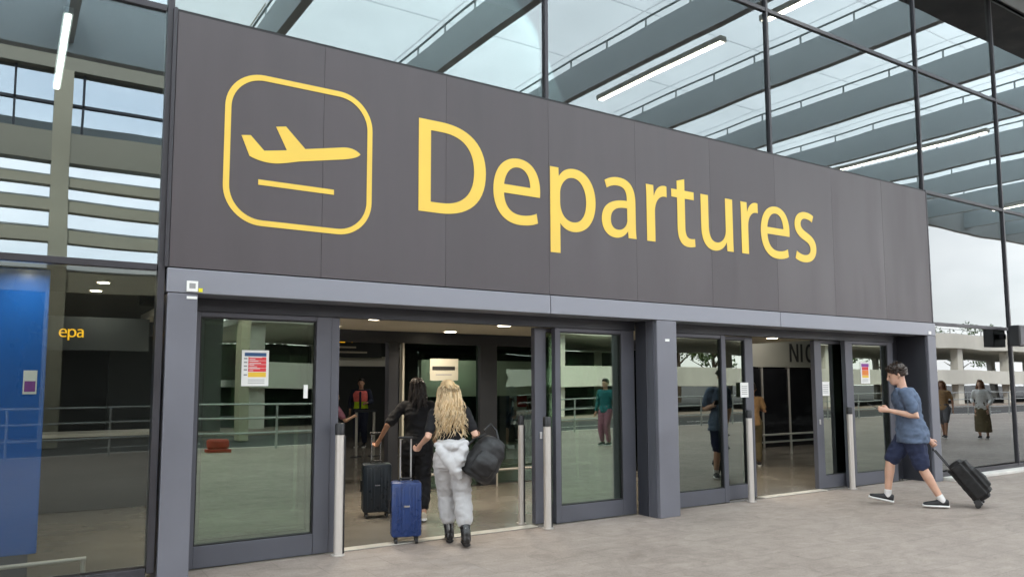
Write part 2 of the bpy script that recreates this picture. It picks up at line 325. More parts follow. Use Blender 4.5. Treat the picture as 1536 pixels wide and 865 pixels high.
G = {
'D': 'M 0,0 L 0,968 L 255,968 C 600,968 800,800 800,495 C 800,170 590,0 240,0 Z M 138,108 L 138,862 L 265,862 C 520,862 655,735 655,492 C 655,235 505,108 250,108 Z',
'e': 'M 585,30 C 535,5 450,-14 345,-14 C 130,-14 0,125 0,350 C 0,575 130,730 328,730 C 530,730 618,575 618,395 C 618,370 617,345 614,325 L 135,325 C 140,175 225,95 365,95 C 450,95 520,115 568,138 Z M 137,420 L 485,420 C 487,520 440,630 322,630 C 205,630 148,520 137,420 Z',
'p': 'M 0,-275 L 138,-275 L 138,75 C 175,20 250,-14 330,-14 C 515,-14 660,130 660,365 C 660,585 530,730 350,730 C 245,730 170,690 122,610 L 118,715 L 0,715 Z M 138,320 C 138,180 220,98 325,98 C 450,98 520,200 520,360 C 520,510 440,622 328,622 C 215,622 138,520 138,410 Z',
'a': 'M 415,0 L 545,0 C 536,60 535,120 535,185 L 535,440 C 535,630 450,730 275,730 C 190,730 110,708 50,670 L 82,580 C 130,610 190,628 252,628 C 370,628 398,560 398,470 L 398,455 C 150,456 0,370 0,190 C 0,80 80,-14 212,-14 C 305,-14 370,30 408,85 Z M 400,365 C 270,367 138,345 138,202 C 138,120 190,85 250,85 C 335,85 385,140 398,195 C 400,210 401,222 400,235 Z',
'r': 'M 10,0 L 148,0 L 148,370 C 148,500 215,592 325,592 C 345,592 350,590 355,588 L 355,722 C 345,727 335,730 318,730 C 232,730 165,670 138,580 L 133,580 L 128,715 L 5,715 C 9,645 10,580 10,490 Z',
't': 'M 100,830 L 235,868 L 235,715 L 400,715 L 400,612 L 235,612 L 235,240 C 235,145 262,95 335,95 C 368,95 388,98 405,103 L 410,0 C 384,-8 345,-14 295,-14 C 160,-14 100,70 100,235 L 100,612 L 0,612 L 0,715 L 100,715 Z',
'u': 'M 605,715 L 467,715 L 467,290 C 467,165 380,98 290,98 C 180,98 138,180 138,315 L 138,715 L 0,715 L 0,290 C 0,80 100,-14 245,-14 C 360,-14 435,45 475,118 L 478,118 L 485,0 L 609,0 C 605,60 605,130 605,205 Z',
's': 'M 0,32 C 55,2 130,-14 205,-14 C 380,-14 485,75 485,205 C 485,315 415,375 285,425 C 185,463 140,490 140,545 C 140,595 180,632 255,632 C 320,632 375,610 405,592 L 440,688 C 395,712 330,730 255,730 C 100,730 5,640 5,527 C 5,430 75,360 210,312 C 315,275 350,245 350,188 C 350,132 305,92 208,92 C 145,92 78,115 37,140 Z',
'N': 'M 0,0 L 0,700 L 130,700 L 420,190 L 420,700 L 530,700 L 530,0 L 405,0 L 110,520 L 110,0 Z',
'I': 'M 0,0 L 0,700 L 120,700 L 120,0 Z',
'C': 'M 480,120 C 430,40 360,-12 260,-12 C 90,-12 0,140 0,350 C 0,560 90,712 260,712 C 360,712 430,660 480,580 L 400,510 C 360,570 320,605 265,605 C 165,605 120,500 120,350 C 120,200 165,95 265,95 C 320,95 360,130 400,190 Z'}
ZB = 3.378
for ch, x in zip('Departures', (3.408, 4.304, 5.063, 5.817, 6.527, 6.966, 7.495, 8.262, 8.673, 9.41)):
    o = flat('letter', path(G[ch], 14), 'yellow', sg, x, -.0068, ZB-2.615); o['label'] = 'yellow letter %s of the word Departures' % ch
def rrect(x0, x1, z0, z1, r, n=14):
    L = []
    for cx, cz, a in ((x1-r, z1-r, 0), (x0+r, z1-r, 90), (x0+r, z0+r, 180), (x1-r, z0+r, 270)):
        for k in range(n+1): t = rad(a+90*k/n); L.append(V((cx+r*cos(t), cz+r*sin(t))))
    return L
flat('symbol_border', [rrect(1.500, 2.900, 3.045, 4.446, .345), rrect(1.553, 2.848, 3.097, 4.394, .295)], 'yellow', sg, 0, -.0068, -2.615, 1.0)
pl = 'M 1.648,3.853 L 1.728,3.866 L 1.852,3.742 L 2.059,3.780 L 1.954,3.985 L 2.044,4.004 L 2.231,3.820 L 2.600,3.897 C 2.68,3.912 2.74,3.892 2.778,3.856 C 2.752,3.822 2.70,3.802 2.602,3.779 L 2.182,3.694 C 2.10,3.672 2.02,3.648 1.96,3.640 C 1.88,3.632 1.80,3.640 1.722,3.674 Z'
flat('plane_symbol', path(pl), 'yellow', sg, 0, -.0068, -2.615, 1.0)
flat('runway_line', [[V((1.806, 3.421)), V((2.516, 3.421)), V((2.516, 3.470)), V((1.806, 3.470))]], 'yellow', sg, 0, -.0068, -2.615, 1.0)

# ------------------------------------------------------------------ portal: header, pillars, flanks
po = thing('entrance_portal', 'blue grey metal door surround with three pillars under the Departures sign', 'portal', (0, 0, 0))
for a, b in ((1.075, 5.05), (5.056, 9.02), (9.026, 13.03)):
    box('header_panel', 'header', po, a, b, -.012, .34, 2.402, 2.608, .006)
box('header_shadow_gap', 'gasket', po, 1.09, 13.0, .02, .3, 2.604, 2.618, 0)
box('pillar', 'pillar', po, 1.085, 1.325, -.008, .36, 0, 2.398, .008)
box('pillar', 'pillar', po, 6.665, 7.0, -.008, .36, 0, 2.398, .008)
box('pillar', 'pillar', po, 12.79, 13.03, -.008, .36, 0, 2.398, .008)
box('flank_strip', 'frame', po, 6.648, 6.663, .04, .16, 0, 2.398, .003); box('flank_strip', 'frame_dark', po, 6.65, 6.663, .19, .37, 0, 2.398, .003)
box('flank_strip', 'frame_dark', po, 6.61, 6.663, .47, .60, 0, 2.398, .003)
box('flank_panel', 'frame_dark', po, 12.765, 12.788, .03, .66, 0, 2.398, .003); box('flank_panel', 'frame_dark', po, 12.40, 12.76, .52, .60, 0, 2.398, .003)
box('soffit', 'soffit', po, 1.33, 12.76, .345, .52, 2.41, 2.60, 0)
box('door_track_cover', 'frame_dark', po, 1.33, 6.64, .36, .47, 2.285, 2.405, .004); box('door_track_cover', 'frame_dark', po, 7.005, 12.40, .36, .47, 2.285, 2.405, .004)
sk = thing('pillar_sticker', 'small white square notice stuck at the top of the pillar by the blue kiosk', 'sticker', (1.23, -.012, 2.41))
MB().box(0, .09, -.016, -.001, .005, .095).build('sticker_sheet', 'paper', sk); MB().box(.02, .07, -.018, -.0165, .03, .075).build('printed_square', 'ink_grey', sk)
tag(MB().box(1.235, 1.318, -.014, -.009, 2.352, 2.375).build('sticker_strip', 'paper'), 'narrow white strip stuck on the pillar below the square notice', 'sticker')
tag(MB().box(1.327, 1.36, -.02, -.013, 2.415, 2.447).build('yellow_tag', 'tag_yellow'), 'tiny bright yellow tag on the header edge beside the white notice', 'tag')
tag(MB().box(6.80, 6.87, -.014, -.009, 2.14, 2.17).build('number_plate', 'paper'), 'tiny white number plate near the top of the middle pillar', 'plate')
tag(MB().box(12.80, 12.88, -.02, -.013, 2.42, 2.47).build('number_plate', 'paper'), 'tiny white plate on the header end above the pillar beside the man', 'plate')
tag(box('threshold_strip', 'threshold', None, 2.76, 5.12, .36, .50, -.02, .012, .002), 'worn pale metal floor strip across the wide open doorway', 'threshold')
tag(box('threshold_strip', 'threshold', None, 9.03, 10.46, .36, .50, -.02, .012, .002), 'worn pale metal floor strip between the half open door leaves', 'threshold')

# ------------------------------------------------------------------ door panels
def panel(name, label, x0, x1, y, sl, sr, bot=.20, top=2.27, handle=None, group=None):
    t = thing(name, label, 'door', (x0, y, 0), 0, group); w = x1-x0
    MB().box(0, sl, 0, .075, 0.01, top+.015).build('stile', 'frame', t, bevel=.004)
    MB().box(w-sr, w, 0, .075, 0.01, top+.015).build('stile', 'frame', t, bevel=.004)
    MB().box(sl+.001, w-sr-.001, .004, .071, 0.01, bot).build('bottom_rail', 'frame', t, bevel=.004)
    MB().box(sl+.001, w-sr-.001, .004, .071, top-.03, top+.015).build('top_rail', 'frame', t, bevel=.004)
    MB().box(sl, w-sr, .036, .046, bot, top-.03).build('pane', 'glass_door', t)
    g = MB(); e = .012
    g.box(sl+.001, sl+e, .012, .034, bot+.001, top-.031); g.box(w-sr-e, w-sr-.001, .012, .034, bot+.001, top-.031); g.box(sl+e, w-sr-e, .012, .034, bot+.001, bot+e); g.box(sl+e, w-sr-e, .012, .034, top-.031-e, top-.031)
    g.build('gasket', 'gasket', t)
    if handle is not None: MB().box(handle, handle+.035, -.012, 0, .98, 1.06).build('lock', 'alu', t, bevel=.003)
    return t
panel('door_side_panel', 'fixed glass door panel with the red notice, beside the left hand blue kiosk', 1.33, 2.66, .385, .10, .15)
box('jamb', 'frame', po, 2.664, 2.75, .40, .56, .005, 2.30, .004); box('jamb', 'frame_dark', po, 2.58, 2.67, .565, .60, .005, 2.30, .004)
panel('door_side_panel', 'fixed glass door panel between the wide open doorway and the middle pillar', 5.40, 6.64, .385, .075, .21)
panel('sliding_door', 'sliding glass leaf fully opened behind the panel beside the middle pillar', 5.185, 6.50, .50, .16, .11, handle=.06)
panel('sliding_door', 'sliding glass leaf fully opened behind the panel with the red notice', 1.40, 2.62, .62, .11, .10)
panel('door_side_panel', 'fixed glass door panel just past the middle pillar, without notice', 7.01, 8.33, .385, .10, .085)
panel('sliding_door', 'half open sliding glass leaf with a white paper, next to the middle pillar side', 7.64, 9.03, .50, .11, .17)
panel('sliding_door', 'half open sliding glass leaf with a white paper and lock, by the walking man', 10.46, 11.80, .50, .17, .11, handle=.05)
panel('door_side_panel', 'fixed glass door panel with the orange notice behind the walking man', 11.08, 12.40, .385, .19, .15)

def notice(label, x, y, z, w, h, kind):
    t = thing('notice', label, 'notice', (x, y, z))
    MB().box(0, w, -.0015, 0, 0, h).build('sheet', 'paper', t)
    def bl(a, b, c, d, mt, nm='printed_block'): MB().box(a*w, b*w, -.0036 if mt == 'paper_over' else -.003, -.0018, c*h, d*h).build(nm, 'paper' if mt == 'paper_over' else mt, t)
    if kind == 1:
        bl(.1, .9, .83, .93, 'ink_blue', 'heading')
        for k in range(4): bl(.24, .9, .40+.105*k, .495+.105*k, 'ink_red'); bl(.08, .2, .43+.105*k, .47+.105*k, 'ink_grey', 'icon')
        for k in range(8): bl(.28, .28+.5*((k*37) % 10+4)/14, .425+.0525*k, .44+.0525*k, 'paper_over', 'text_line')
        bl(.24, .9, .25, .385, 'ink_yellow'); bl(.08, .2, .29, .33, 'ink_grey', 'icon')
        for k in range(3): bl(.24, .85, .07+.05*k, .085+.05*k, 'ink_grey', 'text_line')
    elif kind == 2:
        bl(.1, .9, .78, .92, 'ink_purple', 'heading'); bl(.15, .85, .62, .77, 'ink_red'); bl(.15, .85, .38, .61, 'ink_orange'); bl(.15, .85, .27, .37, 'ink_yellow')
        for k in range(3): bl(.15, .8, .08+.05*k, .095+.05*k, 'ink_grey', 'text_line')
    else:
        for k in range(5): bl(.15, .85, .2+.13*k, .24+.13*k, 'ink_grey', 'text_line')
    return t
notice('white notice with red and yellow blocks on the first glass door panel', 1.81, .418, 1.61, .25, .335, 1)
notice('white notice with purple and orange print on the door behind the man', 11.52, .418, 1.61, .25, .345, 2)
notice('plain white paper on the half open leaf by the middle pillar', 8.74, .498, 1.42, .17, .21, 3)
notice('plain white paper on the half open leaf with the lock', 10.64, .52, 1.42, .19, .22, 3)
tag(MB().box(2.40, 2.44, .412, .418, 1.49, 1.62).build('door_sticker', 'paper'), 'small upright white sticker at the edge of the first glass panel', 'sticker')

# ------------------------------------------------------------------ sensor posts
def post(x, y, label, cap=True, h=1.25, r=.042):
    t = thing('guard_post', label, 'post', (x, y, 0), 0, 'slim guard posts at the doors')
    MB().tube([(0, 0, .01), (0, 0, h-.11)], r, 20).build('tube', 'steel', t, True)
    MB().tube([(0, 0, h-.11), (0, 0, h-.012), (0, 0, h)], [r+.005, r+.005, r-.002], 20).build('cap', 'black_plastic', t, True)
    MB().tube([(0, 0, .004), (0, 0, .014)], r+.025, 20).build('base_plate', 'steel', t, True)
    MB().box(r*.86, r+.012, -.02, .02, .02, h-.12).build('sensor_strip', 'black_plastic', t)
    return t
post(2.705, .23, 'steel guard post with black cap at the first door jamb, outside')
post(5.155, .22, 'steel guard post with black cap in front of the wide doorway far jamb')
post(8.62, .26, 'steel guard post in front of the half open leaf near the middle pillar')
post(10.92, .25, 'steel guard post in front of the half open leaf near the man')
post(5.09, .66, 'steel guard post standing just inside the wide open doorway', r=.033)
for x, y, l in ((3.18, 3.1, 'pale thin inner post behind the first glass panel'), (8.05, 3.4, 'pale thin inner post behind the panel left of the middle pillar')):
    post(x, y, l, r=.024, h=1.2)

# ------------------------------------------------------------------ lobby interior
inn = thing('inner_door_frame', 'dark inner doorway frame with glass between lobby and hall', 'door frame', (0, 3.8, 0))
MB().box(1.36, 12.7, 0, .12, 2.25, 2.42).build('header', 'frame_dark', inn)
for a, b in ((2.0, 2.16), (4.79, 4.95), (6.39, 6.71), (8.6, 8.76), (10.6, 10.76), (12.5, 12.7)): MB().box(a, b, -.01, .13, .006, 2.25).build('post', 'frame_dark', inn, bevel=.004)
for a in (5.02, 8.8): MB().box(a, a+.03, 0, .1, .006, 2.25).build('edge_strip', 'cream_panel', inn)
for a, b in ((5.06, 6.38), (6.72, 8.59), (8.84, 10.59), (2.17, 3.3)): MB().box(a, b, .05, .06, .02, 2.24).build('pane', 'glass_inner', inn)
rl = thing('lobby_rail', 'low steel hand rail along the inner lobby glass', 'rail', (0, 3.62, 0))
MB().tube([(5.2, 0, .26), (8.5, 0, .26)], .02).build('rail', 'steel', rl, True)
for x in (5.4, 6.6, 7.8): MB().tube([(x, 0, .006), (x, 0, .245)], .015).build('leg', 'steel', rl, True)
LT = []
for i, (x, y) in enumerate(((3.70, 1.75), (5.62, 1.85), (7.55, 1.85), (9.45, 1.9), (11.27, 1.92), (3.66, 3.1), (5.57, 3.3), (9.45, 3.3), (1.9, 1.8))):
    t = thing('downlight', 'round warm recessed ceiling light glowing in the lobby ceiling', 'ceiling light', (x, y, 2.42), 0, 'round lobby ceiling lights')
    MB().tube([(0, 0, -.012), (0, 0, -.001)], .115, 24).build('rim', 'white_panel', t, True)
    MB().tube([(0, 0, -.016), (0, 0, -.0125)], .09, 24).build('lens', 'downlight', t, True)
    l = bpy.data.lights.new('lamp', 'AREA'); l.shape = 'DISK'; l.size = .16; l.energy = 7; l.color = (1, .88, .7); l.spread = rad(150)
    lo = bpy.data.objects.new('lamp', l); COL.objects.link(lo); lo.parent = t; lo.location = (0, 0, -.03)
for i, (x, y) in enumerate([(a, b) for b in (5.0, 10.5) for a in (3.5, 9.5, 15.5)]):  # added lamps that light the hall and the lettered wall band
    t = thing('hall_fill_light', 'added panel lamp that brightens the hall from its ceiling', 'ceiling light', (x, y, 3.3), 0, 'added lamps lighting the hall')
    MB().box(-.65, .65, -.16, .16, -.05, -.001).build('housing', 'white_panel', t); MB().box(-.6, .6, -.12, .12, -.056, -.051).build('diffuser', 'fill_glow', t)
    l = bpy.data.lights.new('lamp', 'AREA'); l.shape = 'RECTANGLE'; l.size = 1.2; l.size_y = .25; l.energy = 11; l.color = (1, .95, .86)
    lo = bpy.data.objects.new('lamp', l); COL.objects.link(lo); lo.parent = t; lo.location = (0, 0, -.07)
sn = tag(box('door_sensor', 'black_plastic', None, 4.25, 4.66, .475, .52, 2.30, 2.385, .006), 'small black sensor box above the wide open doorway', 'sensor')
tag(box('door_sensor', 'black_plastic', None, 9.55, 9.95, .475, .52, 2.30, 2.385, .006), 'small black sensor box above the half open doorway', 'sensor')
# hanging direction sign, bulkhead, counters
hs = thing('hanging_sign', 'black hanging hall sign with small yellow arrows and text lines', 'sign', (5.35, 8.0, 2.17))
MB().box(0, 1.15, 0, .12, 0, .52).build('board', 'black_plastic', hs)
flat('arrow', path('M 0,40 L 60,40 L 60,0 L 120,60 L 60,120 L 60,80 L 0,80 Z'), 'glow_yellow', hs, .42, -.004, .30, .0011); flat('symbol', path('M 0,0 L 0,120 L 40,120 L 40,50 L 110,50 L 110,0 Z'), 'glow_yellow', hs, .22, -.004, .30, .0011)  # glow added to arrow and symbol so they show in the dark hall
for k, w in enumerate((.5, .8)): MB().box(.18, .18+w*.8, -.004, -.001, .19-.1*k, .225-.1*k).build('text_line', 'beige_cloth', hs)
struct(box('hall_bulkhead', 'white_panel', None, 4.2, 6.75, 8.15, 8.3, 2.0, 2.2, 0)); struct(box('hall_bulkhead', 'white_panel', None, 5.95, 6.2, 8.14, 8.29, 2.2, 3.3, 0))
struct(box('hall_bulkhead', 'cream_panel', None, 8.9, 14.2, 11, 11.2, 1.3, 2.25, 0)); struct(box('hall_dark_backing', 'dark_wall', None, 2.2, 10.5, 16, 16.2, .004, 3.3, 0))  # dark back panel added to deepen the hall's dark background
ps = thing('paper_sign', 'cream sheet sign with one dark heading on the inner glass', 'sign', (5.48, 3.785, 1.68))
MB().box(0, .5, 0, .006, 0, .34).build('sheet', 'cream_panel', ps); MB().box(.04, .44, -.003, -.001, .16, .22).build('heading', 'ink_black', ps); MB().box(.1, .38, -.003, -.001, .08, .10).build('text_line', 'ink_grey', ps)
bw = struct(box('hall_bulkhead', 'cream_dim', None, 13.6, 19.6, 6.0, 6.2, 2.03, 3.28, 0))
nw = thing('wall_lettering', 'tall dark letters NIC on a pale wall band seen through the half open doorway', 'lettering', (17.08, 5.98, 2.17))
for ch, x in (('N', 0), ('I', .45), ('C', .66)): flat('letter', path(G[ch]), 'ink_black', nw, x, 0, 0, .00068)
for i in range(4):
    a = 13.9+i*1.05
    tag(box('display_panel', 'black_gloss', None, a, a+1.02, 6.02, 6.12, .006, 1.99, .004), 'tall glossy black display panel under the pale lettered wall band', 'panel', 'black panels under the lettered band')
    tag(box('panel_post', 'steel', None, a+1.022, a+1.048, 5.98, 6.1, .006, 2.02, .002), 'thin pale upright between two black display panels', 'upright', 'uprights between black panels')
br = thing('barrier_rail', 'two bar steel luggage barrier in front of the black panels', 'barrier', (0, 4.6, 0))
for z in (.30, .46): MB().tube([(13.2, 0, z), (17.6, 0, z)], .022).build('bar', 'steel', br, True)
for x in (13.6, 15.2, 16.8): MB().tube([(x, 0, .006), (x, 0, .44)], .025).build('leg', 'steel', br, True)
# check-in pedestals in the hall
for x, y, l in ((6.6, 9.6, 'grey'), (7.4, 9.3, 'steel')):
    t = thing('queue_barrier', 'short %s queue gate frame in the hall behind the lobby' % l, 'barrier', (x, y, 0))
    for a in (0, .42): MB().tube([(a, 0, .006), (a, 0, 1.0)], .03).build('leg', 'steel', t, True)
    MB().box(-.04, .46, -.06, .06, 1.0, 1.05).build('top', 'frame_dark', t)
    for a in (0, .42): MB().tube([(a, 0, .004), (a, 0, .02)], .12, 16).build('foot', 'frame_dark', t, True)
# left ground-floor interior
bk = thing('blue_kiosk', 'tall bright blue panelled kiosk behind the glass', 'kiosk', (-2.6, .75, 0))
MB().box(0, 2.86, 0, .5, .22, 2.62).build('panel', 'blue_panel', bk, bevel=.01); MB().box(0.05, 2.80, .03, .47, .006, .22).build('plinth', 'frame', bk)
MB().box(2.70, 2.80, -.004, -.001, 1.55, 1.75).build('notice_label', 'paper', bk); MB().box(2.71, 2.79, -.006, -.0045, 1.57, 1.66).build('notice_print', 'ink_purple', bk)
es = thing('inner_hall_sign', 'small dark inner sign showing yellow letters epa beside the blue kiosk', 'sign', (.28, 2.0, 1.98))
MB().box(0, .95, 0, .08, 0, .34).build('board', 'dark_wall', es)
for ch, x in (('e', .118), ('p', .196), ('a', .276)): flat('letter', path(G[ch]), 'glow_yellow', es, x, -.004, .13, .000115)
t = thing('low_rail', 'low pale steel rail on the floor behind the kiosk glass', 'rail', (0, .62, 0))
MB().tube([(-2.5, 0, .16), (.62, 0, .16)], .018).build('bar', 'steel', t, True); MB().tube([(.60, 0, .006), (.60, 0, .15)], .018).build('leg', 'steel', t, True); MB().tube([(-1.2, 0, .006), (-1.2, 0, .15)], .018).build('leg', 'steel', t, True)
for x, y in ((-.9, .45), (.1, .45), (.75, 1.7), (.75, 2.5)):
    t = thing('downlight', 'small round lamp in the ceiling above the blue kiosk', 'ceiling light', (x, y, 2.66), 0, 'kiosk room ceiling lamps')
    MB().tube([(0, 0, -.012), (0, 0, -.001)], .07, 20).build('rim', 'white_panel', t, True); MB().tube([(0, 0, -.016), (0, 0, -.0125)], .055, 20).build('lens', 'downlight', t, True)
    l = bpy.data.lights.new('lamp', 'AREA'); l.shape = 'DISK'; l.size = .1; l.energy = 1.6; l.color = (1, .93, .82); l.spread = rad(160)
    lo = bpy.data.objects.new('lamp', l); COL.objects.link(lo); lo.parent = t; lo.location = (0, 0, -.03)
ct = thing('counter', 'white topped service counter in the dark room behind the kiosk glass', 'counter', (.2, 4.6, 0))
MB().box(0, 1.5, 0, .6, .006, .95).build('body', 'dark_wall', ct, bevel=.01); MB().box(-.03, 1.53, -.03, .63, .952, 1.0).build('top', 'white_panel', ct, bevel=.006)
tl = thing('strip_lamp', 'lit linear lamp behind the upper glass above the kiosk', 'lamp', (.43, 0, 6.5))
MB().box(-.06, .06, 4.4, 7.5, 0.02, .1).build('housing', 'canopy_steel', tl)
for k in range(4): MB().box(-.035, .035, 4.44+k*.77, 5.16+k*.77, -.004, .018).build('tube', 'tube_light', tl)

# ------------------------------------------------------------------ wall device on right mullion
dv = thing('wall_speaker', 'dark box speaker fixed to the mullion above the suitcase', 'speaker', (15.62, -.02, 2.47))
MB().box(-.22, .22, -.24, -.05, -.19, .19).build('cabinet', 'black_plastic', dv, bevel=.015); MB().box(-.05, .05, -.05, .04, -.05, .05).build('bracket', 'mullion', dv)
MB().box(-.19, .19, -.246, -.241, -.16, .16).build('grille', 'frame_dark', dv)

# ------------------------------------------------------------------ canopy
cn = thing('canopy', 'deep steel beamed canopy with translucent panels over the forecourt', 'canopy', (0, 0, 9.44))
BX = [4.75+3.96*k for k in range(-5, 12)]
for x in BX:
    MB().box(x-.09, x+.09, -12.7, .0, 0, .80).build('beam', 'canopy_steel', cn)
    MB().box(x-.10, x+.10, -12.7, -.01, -.02, -.001).build('bottom_flange', 'lightened_flange', cn)  # underside coloured lighter than the beam to offset its shade
    MB().tube([(x-.06, -12.7, 1.02), (x-.06, -.02, 1.02)], .028, 8).build('rail', 'canopy_rail', cn, True)
    for k in range(9):
        MB().box(x-.075, x-.045, -12.2+k*1.48, -12.16+k*1.48, .79, 1.01).build('bracket', 'canopy_rail', cn)
for i in range(len(BX)-1):
    for k in range(4):
        MB().box(BX[i]+.02, BX[i+1]-.02, -12.7+k*3.17+.015, -12.7+(k+1)*3.17-.015, 1.25, 1.27).build('panel', 'canopy_panel', cn)
MB().box(BX[0]-.2, BX[-1]+.2, -12.98, -12.7, -.25, 1.3).build('fascia', 'fascia', cn)
MB().box(14.6, 40, -1.25, -.03, -.06, -.025).build('gutter', 'frame_dark', cn)
MB().box(BX[0]-.2, BX[-1]+.2, -.02, .012, -.3, 1.3).build('wall_plate', 'canopy_steel', cn)
for x, ys in ((13.32, ((-8.9, -4.5), (-3.4, -.6))), (25.3, ((-10.4, -4.5),)), (1.2, ((-9.9, -7.2),)), (37.2, ((-10, -5),))):
    for (a, b) in ys:
        t = thing('canopy_strip_light', 'long lit strip lamp hung beside a canopy beam', 'lamp', (x, 0, 9.40), 0, 'strip lamps under the canopy')
        MB().box(-.10, .10, a, b, .0, .12).build('housing', 'white_panel', t); MB().box(-.07, .07, a+.05, b-.05, -.02, -.001).build('tube', 'tube_light', t)

# ------------------------------------------------------------------ opposite side: car park, beige block, railing, trees
cp = thing('car_park', 'pale concrete open deck car park across the road', 'car park', (0, -23, 0))
CX0, CX1, DEP = 7.5, 128, 16
for z0, z1, zs in ((1.47, 2.5, 1.5), (4.08, 5.2, 4.1)):
    MB().box(CX0, CX1, -.25, 0, z0, z1).build('parapet', 'concrete', cp, bevel=.02); MB().box(CX0, CX1, -DEP, -.26, zs, zs+.28).build('deck', 'concrete', cp)
    MB().box(CX0, CX1, -DEP-.2, -DEP, z0, z1).build('parapet', 'concrete', cp)
x = CX0+.3
while x < CX1-1:
    for y in (-.75, -DEP+.4): MB().box(x, x+.75, y, y+.45, -.5, 4.1).build('column', 'concrete', cp)
    x += 7.4
MB().box(CX0, CX1, -.2, -.15, 5.2, 5.25).build('roof_rail', 'rail_metal', cp)
for i in range(24): MB().box(CX0+1+i*5, CX0+1.06+i*5, -.2, -.14, 5.2, 5.6).build('roof_rail_post', 'rail_metal', cp)
MB().box(CX0, CX1, -.19, -.16, 5.56, 5.6).build('roof_rail', 'rail_metal', cp)
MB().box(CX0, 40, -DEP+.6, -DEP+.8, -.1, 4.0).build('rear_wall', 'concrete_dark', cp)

bb = thing('beige_block', 'tall beige clad building with ribbon windows and louvred lower storeys across the road', 'building', (0, -18, 0))
BX0, BX1 = -14, 6.6
MB().box(BX0, BX1, -8, 0, 10.7, 14.5).build('upper_wall', 'beige_clad', bb); MB().box(BX0, BX1, -.5, 0, 7.95, 8.85).build('lower_wall', 'beige_clad', bb)
MB().box(BX0, BX1, -8, -4, 0, 4.7).build('added_dark_core', 'concrete_dark', bb)  # added dark mass blocking the sky, darkens the reflection in the lower glass
for a, b in ((-14, -10.3), (-9.6, -5.0), (-4.2, .72), (1.18, 6.3)):
    w = MB().box(a, b, -.30, -.28, 8.85, 10.7).build('window', 'glass_window', bb)
    MB().box(a, b, -.26, -.2, 9.72, 9.80).build('bar', 'frame_dark', w); MB().box(a+.25, a+.31, -.26, -.2, 8.85, 10.7).build('bar', 'frame_dark', w); MB().box(b-1.0, b-.94, -.26, -.2, 8.85, 10.7).build('bar', 'frame_dark', w)
for a, b in ((-10.3, -9.6), (-5.0, -4.2), (.72, 1.18), (6.3, 6.6)): MB().box(a, b, -.6, .02, -.1, 10.7).build('column', 'beige_trim', bb)
for z0, z1 in ((7.25, 7.50), (6.55, 6.85), (5.7, 6.05), (4.3, 4.9)):
    for a, b in ((-14, -10.3), (-9.6, -5.0), (-4.2, .72), (1.18, 6.3)): MB().box(a, b, -.4, -.02, z0, z1).build('louvre', 'beige_trim', bb); MB().box(a, b, -.6, -.2, z1+.05, z1+.09).build('handrail', 'rail_metal', bb)
gr = thing('guard_rail', 'grey steel guard rail with three bars along the forecourt kerb', 'railing', (0, -12.9, 0))
for z in (.42, .78, 1.12): MB().tube([(-14, 0, z), (60, 0, z)], .024, 8).build('bar', 'rail_metal', gr, True)
for i in range(38): MB().tube([(-14+2*i, 0, .002), (-14+2*i, 0, 1.1)], .03, 8).build('post', 'rail_metal', gr, True)
rb = thing('traffic_barrier', 'low red plastic traffic barrier block on the kerb', 'barrier', (4.4, -12.3, 0)); rb.scale = (.72, .72, .72)
MB().box(-.42, .42, -.2, .2, 0, .12).build('foot', 'red_plastic', rb, bevel=.02); MB().box(-.38, .38, -.10, .10, .12, .46).build('body', 'red_plastic', rb, bevel=.08)

def tree(x, y, h, r, label, lm, seed):
    rnd = random.Random(seed); t = thing('tree', label, 'tree', (x, y, -.14), 0, 'trees beyond the car park')
    tr = MB(); tr.tube([(0, 0, 0), (.1, .05, h*.3), (0, .1, h*.55), (.1, 0, h*.8)], [.26, .2, .14, .05], 8)
    cs = []
    for k in range(9):
        a = rnd.random()*6.28; z = h*(.35+.4*rnd.random()); e = V((cos(a)*r*.75, sin(a)*r*.75, z+h*.15)); tr.tube([(0, 0, z-.4), e*.5+V((0, 0, z*.5)), e], [.1, .06, .02], 6); cs.append(e)
    tr.build('trunk', 'bark', t, True)
    c = MB()
    for k in range(34):
        b = rnd.choice(cs)*.5+V((rnd.gauss(0, r*.42), rnd.gauss(0, r*.42), h*.33+rnd.gauss(0, h*.13)+h*.12)); cr = r*(.22+.2*rnd.random())
        for j in range(60):
            d = V((rnd.gauss(0, 1), rnd.gauss(0, 1), rnd.gauss(0, .8))).normalized()*cr*rnd.random()**.4; p = b+d
            u = V((rnd.gauss(0, 1), rnd.gauss(0, 1), rnd.gauss(0, 1))).normalized(); w = u.orthogonal().normalized(); s = .10+.12*rnd.random(); i = len(c.v)
            c.v += [tuple(p-u*s), tuple(p+w*s*.6), tuple(p+u*s), tuple(p-w*s*.6)]; c.f.append([i, i+1, i+2, i+3]); c.m.append(0)
    c.build('crown', lm, t)
for i, (x, y, h, r) in enumerate(((44, -46, 8, 3), (52, -44, 9, 3.2), (60, -47, 8, 3), (69, -45, 9.5, 3.4), (79, -46, 8, 3), (90, -47, 9, 3.2), (102, -45, 8, 3.2), (16, -47, 9, 3), (28, -46, 9, 3.2))):
    tree(x, y, h, r, 'leafy green tree standing beyond the car park', ('leaf_a', 'leaf_b')[i % 2], 40+i)

